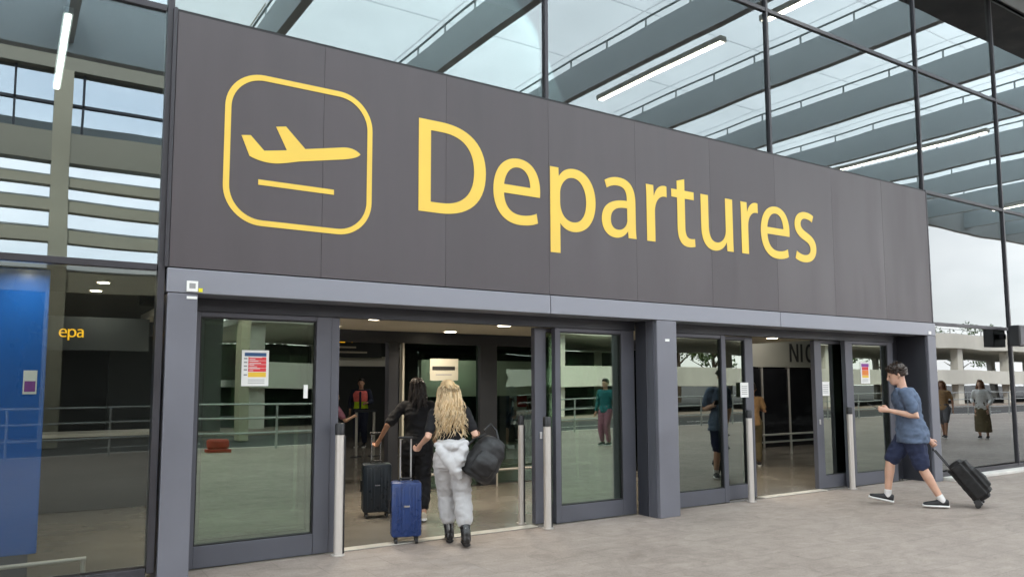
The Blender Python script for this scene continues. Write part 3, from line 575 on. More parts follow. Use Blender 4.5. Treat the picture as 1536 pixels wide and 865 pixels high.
#PEOPLE
# ------------------------------------------------------------------ people and luggage
def loft(bm, rings, n=16):
    """rings: (center, axis_a, axis_b); closed solid"""
    prev = None; first = None
    for c, a, b in rings:
        cur = [bm.verts.new(c+a*cos(2*pi*k/n)+b*sin(2*pi*k/n)) for k in range(n)]
        if prev:
            for k in range(n): bm.faces.new((prev[k], prev[(k+1) % n], cur[(k+1) % n], cur[k]))
        else: first = cur
        prev = cur
    bm.faces.new(first[::-1]); bm.faces.new(prev)
def limb(bm, pts, rs, n=12, flat=None):
    pts = [V(p) for p in pts]; rings = []; N = len(pts)
    ref = None
    for i, p in enumerate(pts):
        d = (pts[min(i+1, N-1)]-pts[max(i-1, 0)]).normalized()
        a = d.cross(V((0, 1, 0)) if abs(d.y) < .85 else V((1, 0, 0))).normalized(); b = d.cross(a)
        ra, rb = rs[i] if isinstance(rs[i], tuple) else (rs[i], rs[i])
        if i == 0:
            rings.append((p-d*min(ra, rb)*.9, a*ra*.35, b*rb*.35)); rings.append((p-d*min(ra, rb)*.55, a*ra*.8, b*rb*.8))
        rings.append((p, a*ra, b*rb))
        if i == N-1:
            rings.append((p+d*min(ra, rb)*.55, a*ra*.8, b*rb*.8)); rings.append((p+d*min(ra, rb)*.9, a*ra*.35, b*rb*.35))
    loft(bm, rings, n)
def ball(bm, c, rx, ry, rz):
    limb_r = []
    for k in range(1, 8):
        t = pi*k/8; limb_r.append((V(c)+V((0, 0, -cos(t)*rz)), V((sin(t)*rx, 0, 0)), V((0, sin(t)*ry, 0))))
    loft(bm, limb_r, 12)
def fuse(bm, name, mt, parent, voxel=.012, smooth=3, wr=0, wf=11, seed=0):
    bmesh.ops.recalc_face_normals(bm, faces=bm.faces)
    me = bpy.data.meshes.new('t'); bm.to_mesh(me); bm.free(); o = bpy.data.objects.new('t', me); COL.objects.link(o)
    r = o.modifiers.new('r', 'REMESH'); r.mode = 'VOXEL'; r.voxel_size = voxel
    s = o.modifiers.new('s', 'SMOOTH'); s.iterations = smooth; s.factor = .5
    dg = bpy.context.evaluated_depsgraph_get(); m2 = bpy.data.meshes.new_from_object(o.evaluated_get(dg)); bpy.data.objects.remove(o); bpy.data.meshes.remove(me)
    if wr:
        off = V((seed*3.1, seed*1.7, 0)); co = [v.co.copy() for v in m2.vertices]; no = [v.normal.copy() for v in m2.vertices]
        for v, c, q in zip(m2.vertices, co, no):
            k = V((c.x*wf, c.y*wf, c.z*wf*.75))+off
            k = V((c.x*wf*.7+c.z*2.5, c.y*wf*.7, c.z*wf))+off
            v.co = c+q*wr*(.55-1.5*abs(noise.noise(k))+.35*noise.noise(k*2.6))
    for p in m2.polygons: p.use_smooth = True
    m2.name = name; m2.materials.clear(); m2.materials.append(MATS[mt]); ob = bpy.data.objects.new(name, m2); COL.objects.link(ob); ob.parent = parent; return ob

def lerp(a, b, t): return V(a)*(1-t)+V(b)*t
class Person:
    """local frame: faces +x, left hand side +y, height 1.75 before scaling"""
    def __init__(s, label, loc, face, height=1.75, voxel=.012, female=False, group=None):
        s.t = thing('person', label, 'person', loc, face, group); k = height/1.75; s.t.scale = (k, k, k); s.vx = voxel; s.f = female
        s.lean = 0.0; s.j = {}; s.pose()
    def pose(s, lean=0, hands=None, feet=None, elbows=None, head=(0, 0), twist=0, pz=.93):
        sw = .165 if s.f else .19; hw = .085
        L = V((lean, 0, 0)); j = s.j
        j['pel'] = V((0, 0, pz)); j['wai'] = V((lean*.4, 0, pz+.16)); j['che'] = V((lean*.8, 0, pz+.36)); j['nek'] = V((lean*1.1, 0, pz+.545)); j['chin'] = V((lean*1.2+.02, 0, pz+.585))
        for sd, q in (('L', 1), ('R', -1)):
            j['sh'+sd] = V((lean-sin(twist)*sw*q, sw*q*cos(twist), pz+.475)); j['hip'+sd] = V((0, hw*q, pz-.02))
            an = V((feet or {}).get(sd, (0, .10*q, .09))); j['an'+sd] = an
            hp = j['hip'+sd]; d = an-hp; Lh = min(d.length, .835); mid = hp+d*.5; bend = math.sqrt(max(0, .42**2-(Lh/2)**2)); j['kn'+sd] = mid+V((bend, 0, bend*d.x/max(.3, -d.z)))
            wr = V((hands or {}).get(sd, (.03+lean, (sw+.10)*q, pz-.06))); sh = j['sh'+sd]
            if elbows and sd in elbows: j['el'+sd] = V(elbows[sd])
            else:
                d = wr-sh; Lh = min(d.length, .53); bend = math.sqrt(max(0, .275**2-(Lh/2)**2)); pn = V((-.8, .5*q, -.35)); pn = (pn-d.normalized()*pn.dot(d.normalized())).normalized(); j['el'+sd] = sh+d*.5+pn*bend
            j['wr'+sd] = wr
        s.head = head
    def headM(s):
        return Matrix.Translation(s.j['chin']) @ Matrix.Rotation(s.head[0], 4, 'Z') @ Matrix.Rotation(s.head[1], 4, 'Y')
    def torso(s, bm, g=0.0, z0=-.06, z1=.52, flare=0):
        w = .86 if s.f else 1.0; j = s.j
        prof = [(-.10, .105, .155), (-.02, .118, .165 if s.f else .160), (.07, .110, .150), (.16, .095, .125*(.95 if s.f else 1.06)), (.26, .105, .145), (.36, .118, .165), (.44, .108, .170), (.50, .08, .13), (.545, .055, .065)]
        rings = []
        pz = j['pel'].z; ln = j['nek'].x/.545 if True else 0
        def at(h):
            for (a, b) in zip(prof, prof[1:]):
                if a[0] <= h <= b[0]:
                    t = (h-a[0])/(b[0]-a[0]); return a[1]*(1-t)+b[1]*t, a[2]*(1-t)+b[2]*t
            return prof[-1][1:] if h > 0 else prof[0][1:]
        n = 14
        for i in range(n+1):
            h = z0+(z1-z0)*i/n; rx, ry = at(h); e = g+flare*max(0, (.25-h)); cx = max(0, h)*ln-.01
            rings.append((V((cx, 0, pz+h)), V((rx+e, 0, 0)), V((0, (ry)*w+e, 0))))
        loft(bm, rings, 20)
    def arm(s, bm, sd, g=0, a=0, b=2.0):
        j = s.j; sh, el, wr = j['sh'+sd], j['el'+sd], j['wr'+sd]; q = .86 if s.f else 1
        P = []; R = []
        for k in range(9):
            t = k/4
            if t < a-1e-6 or t > b+1e-6: continue
            p = lerp(sh, el, t) if t <= 1 else lerp(el, wr, t-1); r = (.055-.012*min(1, t) if t <= 1 else .043-.016*(t-1))*q; P.append(p); R.append(r+g)
        if b not in [k/4 for k in range(9)]:
            t = b; P.append(lerp(sh, el, t) if t <= 1 else lerp(el, wr, t-1)); R.append((.055-.012*min(1, t) if t <= 1 else .043-.016*(t-1))*q+g)
        limb(bm, P, R)
    def leg(s, bm, sd, g=0, b=2.0, gl=None):
        j = s.j; hp, kn, an = j['hip'+sd], j['kn'+sd], j['an'+sd]; prof = [(0, .092), (.3, .088), (.7, .068), (1, .056), (1.3, .058), (1.6, .046), (2, .037)]
        P = []; R = []
        for i in range(len(prof)-1):
            for m_ in range(3):
                t = prof[i][0]+(prof[i+1][0]-prof[i][0])*m_/3; r = prof[i][1]+(prof[i+1][1]-prof[i][1])*m_/3
                if t <= b: P.append(lerp(hp, kn, t) if t <= 1 else lerp(kn, an, t-1)); R.append(r+(g if gl is None else g+(gl-g)*t/2))
        if b >= 2: P.append(an); R.append(prof[-1][1]+(g if gl is None else gl))
        limb(bm, P, R, 14)
    def hand(s, bm, sd, curl=.9, dirv=None, thumb=None):
        j = s.j; wr = j['wr'+sd]; d = V(dirv).normalized() if dirv else (wr-j['el'+sd]).normalized(); q = 1 if sd == 'L' else -1
        th = V(thumb).normalized() if thumb else V((1, 0, .1)); th = (th-d*th.dot(d)).normalized(); pn = d.cross(th)*q*(-1)
        limb(bm, [wr-d*.01, wr+d*.04, wr+d*.085], [(.024, .026), (.030, .030), (.034, .026)])
        for k, ln in enumerate((.068, .076, .072, .058)):
            b0 = wr+d*.085+th*(.028-.0185*k); p = b0; dd = d.copy(); P = [p]
            for seg in range(3):
                ang = curl*(.35+.45*seg); v = (d*cos(ang)+pn*sin(ang)).normalized(); p = p+v*ln/3; P.append(p)
            limb(bm, P, [.0105, .0098, .009, .008], 8)
        b0 = wr+d*.03+th*.028; limb(bm, [b0, b0+(th*.7+d*.7).normalized()*.035, b0+(th*.4+d+pn*.4*curl).normalized()*.062], [.0125, .011, .009], 8)
    def body(s, skin, arms=True, lo=True, hands=None):
        bm = bmesh.new(); j = s.j; s.torso(bm, -.004, -.1, .545)
        nk = j['nek']; M = s.headM(); limb(bm, [nk-V((0, 0, .04)), nk+V((.005, 0, .02)), M @ V((-.025, 0, .07))], [.062 if not s.f else .052, .054 if not s.f else .046, .055 if not s.f else .048])
        hr = [(0, .045, .030, .030), (.015, .040, .052, .046), (.045, .022, .078, .058), (.08, .008, .092, .066), (.12, 0, .098, .073), (.16, -.006, .100, .076), (.195, -.012, .088, .068), (.22, -.014, .060, .048), (.232, -.014, .03, .024)]
        loft(bm, [(M @ V((cx, 0, z)), M.to_3x3() @ V((rx, 0, 0)), M.to_3x3() @ V((0, ry, 0))) for z, cx, rx, ry in hr], 20)
        limb(bm, [M @ V((.092, 0, .128)), M @ V((.108, 0, .098)), M @ V((.112, 0, .082))], [.010, .013, .016], 8)       # nose
        limb(bm, [M @ V((.084, -.02, .047)), M @ V((.092, 0, .05)), M @ V((.084, .02, .047))], [.008, .010, .008], 8)    # lips
        limb(bm, [M @ V((.086, -.035, .138)), M @ V((.096, 0, .135)), M @ V((.086, .035, .138))], [.008, .009, .008], 8) # brow
        for q in (1, -1): limb(bm, [M @ V((-.012, .074*q, .075)), M @ V((-.02, .082*q, .10)), M @ V((-.016, .080*q, .125))], [.010, .014, .012], 8)
        for sd in 'LR':
            limb(bm, [j['che']+V((0, 0, .08)), j['sh'+sd]], [.07, .052]); s.arm(bm, sd); hk = (hands or {}).get(sd, {}); s.hand(bm, sd, **hk)
            if lo: s.leg(bm, sd)
        b = fuse(bm, 'body', skin, s.t, s.vx*.72, 2)
        bm = bmesh.new()
        for q in (1, -1): ball(bm, M @ V((.083, .031*q, .118)), .011, .012, .008)
        for k in bm.verts: pass
        me = bpy.data.meshes.new('eyes'); bm.to_mesh(me); bm.free(); me.materials.append(MATS['ink_black']); eo = bpy.data.objects.new('eyes', me); COL.objects.link(eo); eo.parent = s.t
        return b
    def shirt(s, mt, g=.018, z0=-.05, sleeve=.62, name='shirt', z1=.53, flare=.06, wr=.007, seed=1, sg=.018):
        bm = bmesh.new(); s.torso(bm, g, z0, z1, flare); j = s.j
        for sd in 'LR':
            limb(bm, [j['che']+V((0, 0, .09)), lerp(j['che']+V((0, 0, .10)), j['sh'+sd], .6), j['sh'+sd]], [.07, .07, .062])
            s.arm(bm, sd, sg, 0, sleeve)
        return fuse(bm, name, mt, s.t, s.vx, 2, wr, 11, seed)
    def trousers(s, mt, g=.016, b=1.9, gl=None, name='trousers', top=.13, wr=.007, seed=2):
        bm = bmesh.new(); s.torso(bm, g*.8+.004, -.13, top)
        for sd in 'LR': s.leg(bm, sd, g, b, gl)
        return fuse(bm, name, mt, s.t, s.vx, 2, wr, 12, seed)
    def skirt(s, mt, z1=.2):
        bm = bmesh.new(); pz = s.j['pel'].z
        loft(bm, [(V((0, 0, z1)), V((.19, 0, 0)), V((0, .22, 0))), (V((0, 0, .55)), V((.17, 0, 0)), V((0, .20, 0))), (V((0, 0, pz)), V((.135, 0, 0)), V((0, .165, 0))), (V((0, 0, pz+.15)), V((.11, 0, 0)), V((0, .13, 0)))], 24)
        return fuse(bm, 'skirt', mt, s.t, s.vx, 2, .012, 9, 4)
    def shoe(s, sd, up, sole, pitch=0, yaw=0, high=0):
        an = s.j['an'+sd]; M = Matrix.Translation(an) @ Matrix.Rotation(yaw, 4, 'Z') @ Matrix.Rotation(pitch, 4, 'Y') @ Matrix.Translation((0, 0, -.09))
        st = [(-.075, .030, .085), (-.055, .036, .092), (-.02, .038, .095), (.03, .039, .088), (.08, .044, .070), (.13, .048, .056), (.17, .044, .048), (.20, .030, .038)]
        bm = bmesh.new(); loft(bm, [(M @ V((x, 0, .012+h/2)), M.to_3x3() @ V((0, w, 0)), M.to_3x3() @ V((0, 0, h/2))) for x, w, h in st], 14)
        if high: limb(bm, [M @ V((-.02, 0, .06)), M @ V((-.02, 0, .12)), lerp(an, s.j['kn'+sd], high)], [.052, .053, .058])
        o = fuse(bm, 'shoe' if not high else 'boot', up, s.t, .010, 2)
        bm = bmesh.new(); loft(bm, [(M @ V((x, 0, .016)), M.to_3x3() @ V((0, w+.005, 0)), M.to_3x3() @ V((0, 0, .016))) for x, w, h in [(-.082, .022, 0)]+st+[(.208, .018, 0)]], 14)
        me = bpy.data.meshes.new('sole'); bmesh.ops.recalc_face_normals(bm, faces=bm.faces); bm.to_mesh(me); bm.free(); me.materials.append(MATS[sole]); so_ = bpy.data.objects.new('sole', me); COL.objects.link(so_); so_.parent = o
        return o
    def hair_cap(s, mt, back=0, name='hair', front=.05, bulk=.014, wr=.008):
        M = s.headM(); bm = bmesh.new(); R3 = M.to_3x3()
        hr = [(.085, -.052, .052, .068), (.12, -.042, .068, .078), (.16, -.025, .096, .080), (.20, -.016, .092, .072), (.23, -.016, .072, .056), (.245, -.016, .035, .03)]
        loft(bm, [(M @ V((cx, 0, z)), R3 @ V((rx+bulk, 0, 0)), R3 @ V((0, ry+bulk*.6, 0))) for z, cx, rx, ry in hr], 20)
        limb(bm, [M @ V((.05, -.04, .205)), M @ V((.078, 0, .21)), M @ V((.05, .04, .205))], [.022, .026, .022], 8)
        if back: limb(bm, [M @ V((-.06, 0, .12)), M @ V((-.075, 0, .04)), M @ V((-.085, 0, -back))], [(.05, .08), (.045, .085), (.025, .06)])
        return fuse(bm, name, mt, s.t, .011, 2, wr, 28, 5)
    def tufts(s, mt, n, seed):
        rnd = random.Random(seed); M = s.headM(); b = MB()
        for i in range(n):
            a = rnd.uniform(-pi, pi); e = rnd.uniform(.05, 1.5); fr = cos(a) > .55
            if fr and e < .75: continue
            d = V((cos(a)*cos(e), sin(a)*cos(e), sin(e))); p = V((-.016, 0, .135))+V((d.x*.112, d.y*.088, d.z*.115)); t = V((rnd.gauss(.25, .5), rnd.gauss(0, .5), rnd.gauss(-.35, .35)))+d*.35; t.normalize(); l = rnd.uniform(.025, .05)
            b.tube([M @ p, M @ (p+t*l*.5+d*.004), M @ (p+t*l)], [.006, .005, .0015], 5)
        return b.build('hair_tufts', mt, s.t, True)
    def strands(s, mt, n, length, seed, spread=.085, wave=.014, rad_=.011):
        rnd = random.Random(seed); M = s.headM(); b = MB(); R3 = M.to_3x3()
        for i in range(n):
            a = pi*(.5+rnd.random()) if rnd.random() < .82 else rnd.choice((.36, 1.62))*pi+rnd.uniform(-.12, .12)
            z0 = .235-.13*rnd.random()**1.3; rr_ = .088*math.sqrt(max(.05, 1-((z0-.125)/.125)**2))
            p0 = M @ V((-.014+cos(a)*rr_*.6, sin(a)*rr_*.5, z0+.006)); P = [p0]; ph = rnd.random()*6.28; ln = length*(.72+.34*rnd.random()); out = rnd.uniform(.75, 1.1)
            for k in range(1, 13):
                t = k/12; drop = ln*t; ex = min(1, t*4)
                x = -.016+cos(a)*(.118*out)*ex+(-.03*t)-.02*min(1, t*3); y = sin(a)*(.088+spread*t*.55)*out*ex
                x += wave*t*sin(ph+t*15); y += wave*t*1.2*cos(ph*1.3+t*13)
                P.append(M @ V((x, y, z0-drop*(.35+.65*min(1, t*2.2)) if t < .5 else z0-drop)))
            b.tube(P, [rad_*.5]+[rad_*(1-.35*abs(k/6-1)) for k in range(1, 12)]+[rad_*.25], 6)
        o = b.build('hair', mt, s.t, True); return o

def suitcase(label, loc, rz, w=.34, d=.22, h=.56, mt='case_blue', ribs=7, handle=.42, soft=False, tilt=0, group=None):
    t = thing('suitcase', label, 'suitcase', loc, rz, group); t.rotation_euler = (0, tilt, rz)
    zb = .07
    if soft:
        bm = bmesh.new(); n = 9
        for k in range(1): loft(bm, [(V((0, 0, zb+h*q)), V((d/2*e, 0, 0)), V((0, w/2*e, 0))) for q, e in ((0, .82), (.03, .95), (.15, 1.0), (.5, 1.06), (.85, 1.02), (.96, .95), (1, .78))], 4) if False else None
        bmesh.ops.create_cube(bm, size=1); bmesh.ops.scale(bm, vec=(d, w, h), verts=bm.verts); bmesh.ops.translate(bm, vec=(0, 0, zb+h/2), verts=bm.verts)
        bmesh.ops.bevel(bm, geom=bm.edges[:], offset=.05, segments=4, affect='EDGES')
        b2 = bmesh.new(); bmesh.ops.create_cube(b2, size=1); bmesh.ops.scale(b2, vec=(.10, w*.78, h*.6), verts=b2.verts); bmesh.ops.translate(b2, vec=(-d/2, 0, zb+h*.42), verts=b2.verts); bmesh.ops.bevel(b2, geom=b2.edges[:], offset=.04, segments=3, affect='EDGES')
        me = bpy.data.meshes.new('x'); b2.to_mesh(me); b2.free(); bm.from_mesh(me)
        fuse(bm, 'bag_body', mt, t, .012, 2, .012, 9, 3)
        for zz in (.06, h-.05): MB().tube([(-d/2+.02, -w/2-.004, zb+zz), (d/2-.03, -w/2-.004, zb+zz)], .008).build('piping', 'black_plastic', t, True)
        MB().box(-.02, .02, -w/2-.03, -w/2, zb+h*.42, zb+h*.68).build('side_handle', 'black_plastic', t, bevel=.006)
    else:
        for sgn, nm in ((-1, 'shell_half'), (1, 'shell_half')):
            b = MB().box(min(0, sgn*d/2)+(.004 if sgn > 0 else 0), max(0, sgn*d/2)-(.004 if sgn < 0 else 0), -w/2, w/2, zb, zb+h).build(nm, mt, t, True, bevel=.028)
            for k in range(ribs):
                y = -w/2+.05+(w-.10)*k/(ribs-1)
                if abs(k-(ribs-1)/2) < .6: continue
                MB().box(sgn*d/2-.004 if sgn > 0 else sgn*d/2-.008, sgn*d/2+.008 if sgn > 0 else sgn*d/2+.004, y-.011, y+.011, zb+.045, zb+h-.045).build('rib', mt, b, True, bevel=.004)
        MB().box(-.006, .006, -w/2-.002, w/2+.002, zb+.02, zb+h-.02).build('zip_band', 'black_plastic', t)
        MB().box(-.03, .03, -w/2-.022, -w/2-.001, zb+h*.42, zb+h*.66).build('side_handle', 'black_plastic', t, bevel=.006)
        MB().tube([(-.03, -.07, zb+h), (-.03, -.06, zb+h+.025), (-.03, .06, zb+h+.025), (-.03, .07, zb+h)], .010).build('top_handle', 'black_plastic', t, True)
        MB().box(d/2+.006, d/2+.012, -.03, .03, zb+h*.55, zb+h*.58).build('badge', 'alu', t)
    hx = d/2-.035 if soft else -d/2+.03
    for y in (-.055, .055): MB().tube([(hx, y, zb+h-.05), (hx, y, zb+h+handle)], .009).build('telescopic_tube', 'alu' if not soft else 'black_plastic', t, True)
    MB().tube([(hx, -.075, zb+h+handle), (hx, .075, zb+h+handle)], .015).build('grip', 'black_plastic', t, True)
    for x in ((-d/2+.045, d/2-.045) if not soft else (-d/2+.02,)):
        for y in (-w/2+.05, w/2-.05):
            if soft:
                q = MB().box(d/2-.07, d/2+.012, y-.03, y+.03, .035, .12).build('wheel_fork', 'black_plastic', t, bevel=.01)
                MB().tube([(d/2-.005, y-.014, .052), (d/2-.005, y+.014, .052)], .034, 16).build('wheel', 'rubber', q, True); continue
            q = MB().box(x-.016, x+.016, y-.018, y+.018, .04, zb+.005).build('wheel_fork', 'black_plastic', t, bevel=.004)
            MB().tube([(x+.012, y-.013, .026), (x+.012, y+.013, .026)], .026, 16).build('wheel', 'rubber', q, True)
    return t

# --- man walking with phone, towing a soft case
AM = math.atan2(.80, -.60)
MX, MY = 10.09, -1.195
man = Person('man in blue t-shirt and navy shorts walking with a phone, towing a black bag', (MX, MY, 0), AM, 1.885, .011)
man.pose(lean=.07, pz=.905, feet={'L': (-.28, .08, .10), 'R': (.29, -.09, .12)},
         hands={'L': (.25, .20, 1.165), 'R': (-.22, -.25, .80)}, elbows={'L': (-.03, .27, 1.10), 'R': (-.10, -.28, 1.07)}, head=(0, .27))
man.body('skin_light', hands={'L': dict(curl=1.1, dirv=(.95, -.15, .12), thumb=(0, -.2, 1)), 'R': dict(curl=2.0, dirv=(-.55, .05, -.75), thumb=(-.7, 0, .5))})
man.shirt('tee_blue', .042, -.13, .70, 't_shirt', flare=.10, wr=.018, sg=.024)
man.trousers('shorts_navy', .034, .98, name='shorts', top=-.02, wr=.014)
for sd, pt in (('L', -.02), ('R', -.20)): man.shoe(sd, 'sneaker', 'sole_white', pt)
for sd in 'LR':
    bm = bmesh.new(); limb(bm, [lerp(man.j['an'+sd], man.j['kn'+sd], -.05), lerp(man.j['an'+sd], man.j['kn'+sd], .13)], [.043, .044]); fuse(bm, 'sock', 'sock', man.t, .010, 1)
man.hair_cap('hair_brown', bulk=.020, wr=.010); man.tufts('hair_brown', 420, 11)
ph = thing('phone', 'dark mobile phone held in front by the walking man', 'phone', (0, 0, 0))
MB().box(-.075, .075, -.036, .036, -.004, .004).build('case', 'black_plastic', ph, bevel=.003); MB().box(-.068, .068, -.032, .032, .0042, .0052).build('screen', 'black_gloss', ph)
kk = 1.885/1.75
ph.matrix_world = Matrix.Translation((MX, MY, 0)) @ Matrix.Rotation(AM, 4, 'Z') @ Matrix.Translation(V((.43, .175, 1.215))*kk) @ Matrix.Rotation(-.5, 4, 'Y')
hw = Matrix.Translation((MX, MY, 0)) @ Matrix.Rotation(AM, 4, 'Z') @ (V((-.285, -.245, .70))*kk)
# soft case: wheels on the ground behind him, top tilted towards his trailing hand
wl = V((10.70, -1.84, 0)); dv2 = V((hw.x-wl.x, hw.y-wl.y, 0)); dist = dv2.length
CT = math.atan2(dist-.02, hw.z)
Lc = math.hypot(dist, hw.z)
suitcase('black soft wheeled bag tilted behind the walking man', (wl.x, wl.y, .034+.125*sin(CT)-.052*cos(CT)), math.atan2(dv2.y, dv2.x), .34, .24, .56, 'case_black_fabric', handle=max(.1, Lc-.70), soft=True, tilt=CT)

# --- blonde woman with blue suitcase
AF = math.atan2(.90, .42)
bl = Person('woman with long blonde hair, black top and light grey joggers entering the doorway', (3.91, .06, 0), AF, 1.66, .011, True)
bl.t.rotation_euler = (-.065, 0, AF)
bl.pose(lean=.02, pz=.93, feet={'L': (.13, .075, .10), 'R': (-.16, -.085, .10)}, hands={'L': (.16, .33, 1.07), 'R': (.17, -.27, 1.10)}, elbows={'L': (-.12, .25, 1.17), 'R': (-.08, -.26, 1.15)}, head=(.05, .02))
bl.body('skin_light', hands={'L': dict(curl=1.9, dirv=(.7, .3, -.5), thumb=(.5, -.3, .7)), 'R': dict(curl=1.6, dirv=(.8, -.1, .2), thumb=(0, .3, 1))})
bl.shirt('black_cloth', .016, .10, .72, 'top', flare=0, wr=.006)
bl.trousers('jogger_grey', .036, 1.66, gl=.040, name='joggers', top=.12, wr=.014)
bm = bmesh.new(); pz = .93
loft(bm, [(V((-.03, 0, pz-.10)), V((.165, 0, 0)), V((0, .185, 0))), (V((-.03, 0, pz)), V((.165, 0, 0)), V((0, .185, 0))), (V((-.015, 0, pz+.1)), V((.140, 0, 0)), V((0, .165, 0))), (V((0, 0, pz+.19)), V((.125, 0, 0)), V((0, .145, 0)))], 22)
limb(bm, [(-.15, .14, pz+.11), (-.185, .05, pz-.02), (-.185, -.04, pz-.15), (-.17, -.06, pz-.22)], [(.03, .05), (.03, .06), (.026, .05), (.015, .03)])
limb(bm, [(-.14, -.13, pz+.11), (-.18, -.06, pz-.0), (-.185, .0, pz-.13), (-.17, .02, pz-.17)], [(.03, .05), (.03, .06), (.026, .05), (.015, .03)])
limb(bm, [(-.10, .155, pz+.14), (-.17, 0, pz+.12), (-.10, -.155, pz+.14)], [.035, .04, .035])
fuse(bm, 'tied_jacket', 'jogger_light', bl.t, .011, 2, .016, 10, 7)
for sd, pt in (('L', .0), ('R', .0)): bl.shoe(sd, 'boot', 'boot', pt, 0, .33)
for sd in 'LR':
    b = MB()
    for k in range(5):
        c = lerp(bl.j['an'+sd], bl.j['kn'+sd], .02+.06*k); b.tube([c+V((.045, -.03, 0)), c+V((.062, 0, .005)), c+V((.045, .03, 0))], .005, 6)
    b.tube([lerp(bl.j['an'+sd], bl.j['kn'+sd], -.02)+V((-.060, 0, 0)), lerp(bl.j['an'+sd], bl.j['kn'+sd], .26)+V((-.072, 0, 0))], .007, 6)
    b.build('laces', 'ink_grey', bl.t, True)
bl.hair_cap('hair_blonde', .05, 'hair_crown', bulk=.012, wr=.006)
bl.strands('hair_blonde', 260, .46, 3, spread=.10, wave=.016, rad_=.009); bl.strands('hair_blonde_light', 420, .49, 8, spread=.15, wave=.024, rad_=.0048)
bp = thing('backpack', 'black backpack hanging from the blonde woman’s forearm', 'backpack', (0, 0, 0))
bp['label'] = 'black backpack hanging from the right arm of the blonde woman'
BM = Matrix.Translation((3.91, .06, 0)) @ Matrix.Rotation(AF, 4, 'Z')
bp.matrix_world = BM @ Matrix.Translation((-.10, -.27, .855)) @ Matrix.Rotation(.55, 4, 'X') @ Matrix.Scale(1.02, 4)
bm = bmesh.new(); loft(bm, [(V((x, 0, z)), V((a, 0, 0)), V((0, b_, 0))) for z, x, a, b_ in ((-.21, 0, .09, .12), (-.19, 0, .13, .155), (-.08, 0, .145, .175), (.06, 0, .14, .17), (.16, 0, .12, .14), (.22, 0, .08, .10), (.24, 0, .04, .05))], 20)
limb(bm, [(-.13, 0, -.12), (-.155, 0, -.04), (-.13, 0, .05)], [(.04, .11), (.045, .12), (.03, .10)]); fuse(bm, 'bag', 'bag_black', bp, .011, 2, .012, 9, 8)
MB().tube([(.05, .10, -.17), (.02, .22, -.24), (.0, .26, -.10), (.02, .20, .10), (.05, .12, .22)], .014, 8).build('shoulder_strap', 'bag_black', bp, True)
MB().tube([(0, -.02, .23), (.06, .04, .30), (.10, .12, .33), (.06, .15, .24)], .013, 8).build('grab_strap', 'bag_black', bp, True)
MB().tube([(-.135, -.09, .02), (-.165, 0, .03), (-.135, .09, .02)], .004, 6).build('zip', 'ink_grey', bp, True)
suitcase('royal blue ribbed hard suitcase beside the blonde woman', (3.50, .42, .004), math.atan2(-.93, -.35), .31, .22, .55, 'case_blue', 7, .44)

# --- dark haired woman ahead with dark suitcase
dk = Person('woman with dark hair and black outfit walking ahead through the wide doorway', (4.17, 1.55, 0), math.atan2(.92, .38), 1.69, .013, True)
dk.pose(lean=.04, pz=.93, feet={'L': (.16, .07, .10), 'R': (-.14, -.08, .11)}, hands={'L': (.14, .46, .98), 'R': (.10, -.24, 1.02)}, elbows={'L': (-.03, .36, 1.18), 'R': (-.08, -.27, 1.15)}, head=(.1, .0))
dk.body('skin_tan', hands={'L': dict(curl=1.8)}); dk.shirt('black_cloth', .02, -.06, .85, 'top', wr=.022); dk.trousers('black_cloth', .03, 1.8, gl=.035, wr=.025)
for sd in 'LR': dk.shoe(sd, 'beige_cloth', 'sole_white', .1)
dk.hair_cap('hair_black', .02, 'hair_crown', bulk=.012); dk.strands('hair_black', 90, .30, 5, spread=.04, wave=.008)
suitcase('dark navy hard suitcase pushed by the dark haired woman', (3.86, 2.03, .004), math.atan2(-.95, -.3), .35, .25, .58, 'case_dark', 7, .36)

# --- hall people (seen small through the doors)
def simple(label, loc, face, h, skin, top, low, hair, female=False, sleeve=.7, vest=None, hands=None, feet=None, long_hair=0, skirt=False, shorts=False, elbows=None, lean=0):
    p = Person(label, loc, face, h, .018, female); p.pose(lean=lean, hands=hands, feet=feet, elbows=elbows); p.body(skin); p.shirt(top, .02, -.08, sleeve)
    if skirt: p.skirt(low)
    else: p.trousers(low, .03 if shorts else .025, 1.0 if shorts else 1.9)
    for sd in 'LR': p.shoe(sd, 'sneaker', 'sole_white')
    p.hair_cap(hair, .1 if long_hair else 0)
    if long_hair: p.strands(hair, 40, long_hair, 9, spread=.05, wave=.01, rad_=.016)
    if vest:
        bm = bmesh.new(); p.torso(bm, .036, .03, .50); fuse(bm, 'safety_vest', vest, p.t, .018, 2)
        bm = bmesh.new(); p.torso(bm, .044, .22, .50); fuse(bm, 'vest_yoke', 'hi_vis_pink', p.t, .018, 2)
        bm = bmesh.new(); limb(bm, [p.j['wai']+V((.105, 0, -.15)), p.j['wai']+V((.125, 0, .05)), p.j['che']+V((.125, 0, .10))], [(.05, .03)]*3); fuse(bm, 'jacket_front', 'dark_navy', p.t, .016, 1)
    return p
simple('hall worker in a pink and yellow safety vest over dark clothes', (7.75, 12.2, .004), math.atan2(-.86, -.5), 1.78, 'skin_tan', 'dark_navy', 'dark_navy', 'hair_black', vest='hi_vis_yellow', sleeve=1.6, hands={'L': (.28, .16, 1.12), 'R': (.04, -.27, .9)})
simple('hall traveller in a mauve shirt with arm raised, near the first door jamb', (4.42, 5.3, .004), math.atan2(.2, 1), 1.52, 'skin_light', 'mauve', 'black_cloth', 'hair_black', True, hands={'R': (.42, -.15, 1.25), 'L': (.05, .27, .9)}, lean=.06)
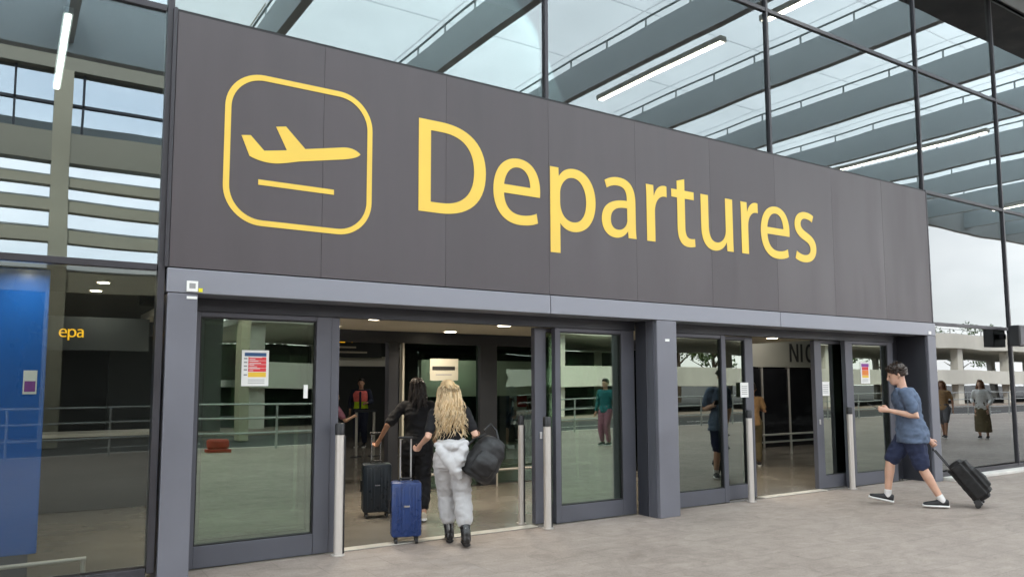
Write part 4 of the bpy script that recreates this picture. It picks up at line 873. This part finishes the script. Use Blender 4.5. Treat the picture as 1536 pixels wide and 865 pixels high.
simple('hall traveller in a white shirt seen from behind, with red bag', (12.55, 11.9, .004), math.atan2(.8, .5), 1.78, 'skin_dark', 'white_cloth', 'grey_cloth', 'hair_black')
simple('hall traveller in a beige top standing beside the white shirted one', (13.3, 12.3, .004), math.atan2(.2, 1), 1.70, 'skin_tan', 'beige_cloth', 'dark_navy', 'hair_brown', True, long_hair=.25)
simple('traveller in a tan top inside the half open doorway', (12.35, 3.3, .004), math.atan2(.6, .7), 1.62, 'skin_tan', 'tan_cloth', 'olive', 'hair_brown', True, hands={'R': (.3, -.12, 1.2), 'L': (.03, .27, .9)})
tb = thing('red_rucksack', 'red rucksack on the back of the white shirted traveller', 'rucksack', (12.42, 11.62, 1.2), math.atan2(.8, .5))
bm = bmesh.new(); loft(bm, [(V((0, 0, z)), V((a, 0, 0)), V((0, b_, 0))) for z, a, b_ in ((-.24, .07, .12), (-.2, .10, .15), (.1, .10, .15), (.2, .07, .12), (.23, .03, .06))], 16); fuse(bm, 'bag', 'red_cloth', tb, .018, 2)
for y in (-.09, .09): MB().tube([(.08, y, -.18), (.15, y, .0), (.10, y, .2)], .014, 6).build('strap', 'red_cloth', tb, True)
# --- people out on the forecourt, seen mirrored in the glass
simple('pedestrian with auburn hair in a tan top and dark shorts on the forecourt', (23.0, -5.1, 0), math.atan2(.3, -1), 1.66, 'skin_tan', 'tan_cloth', 'grey_cloth', 'hair_auburn', True, shorts=True, long_hair=.22, feet={'L': (-.26, .08, .10), 'R': (.26, -.08, .11)})
simple('pedestrian with long brown hair, tan jacket and long olive skirt on the forecourt', (23.95, -4.5, 0), math.atan2(.3, -1), 1.68, 'skin_light', 'white_cloth', 'olive', 'hair_auburn', True, sleeve=1.7, skirt=True, long_hair=.34, hands={'L': (.25, .15, 1.05), 'R': (.2, -.2, 1.0)})
simple('pedestrian in a teal jacket and mauve trousers on the forecourt', (13.25, -8.0, 0), math.atan2(.3, -1), 1.74, 'skin_light', 'teal', 'mauve', 'hair_brown', sleeve=1.8)
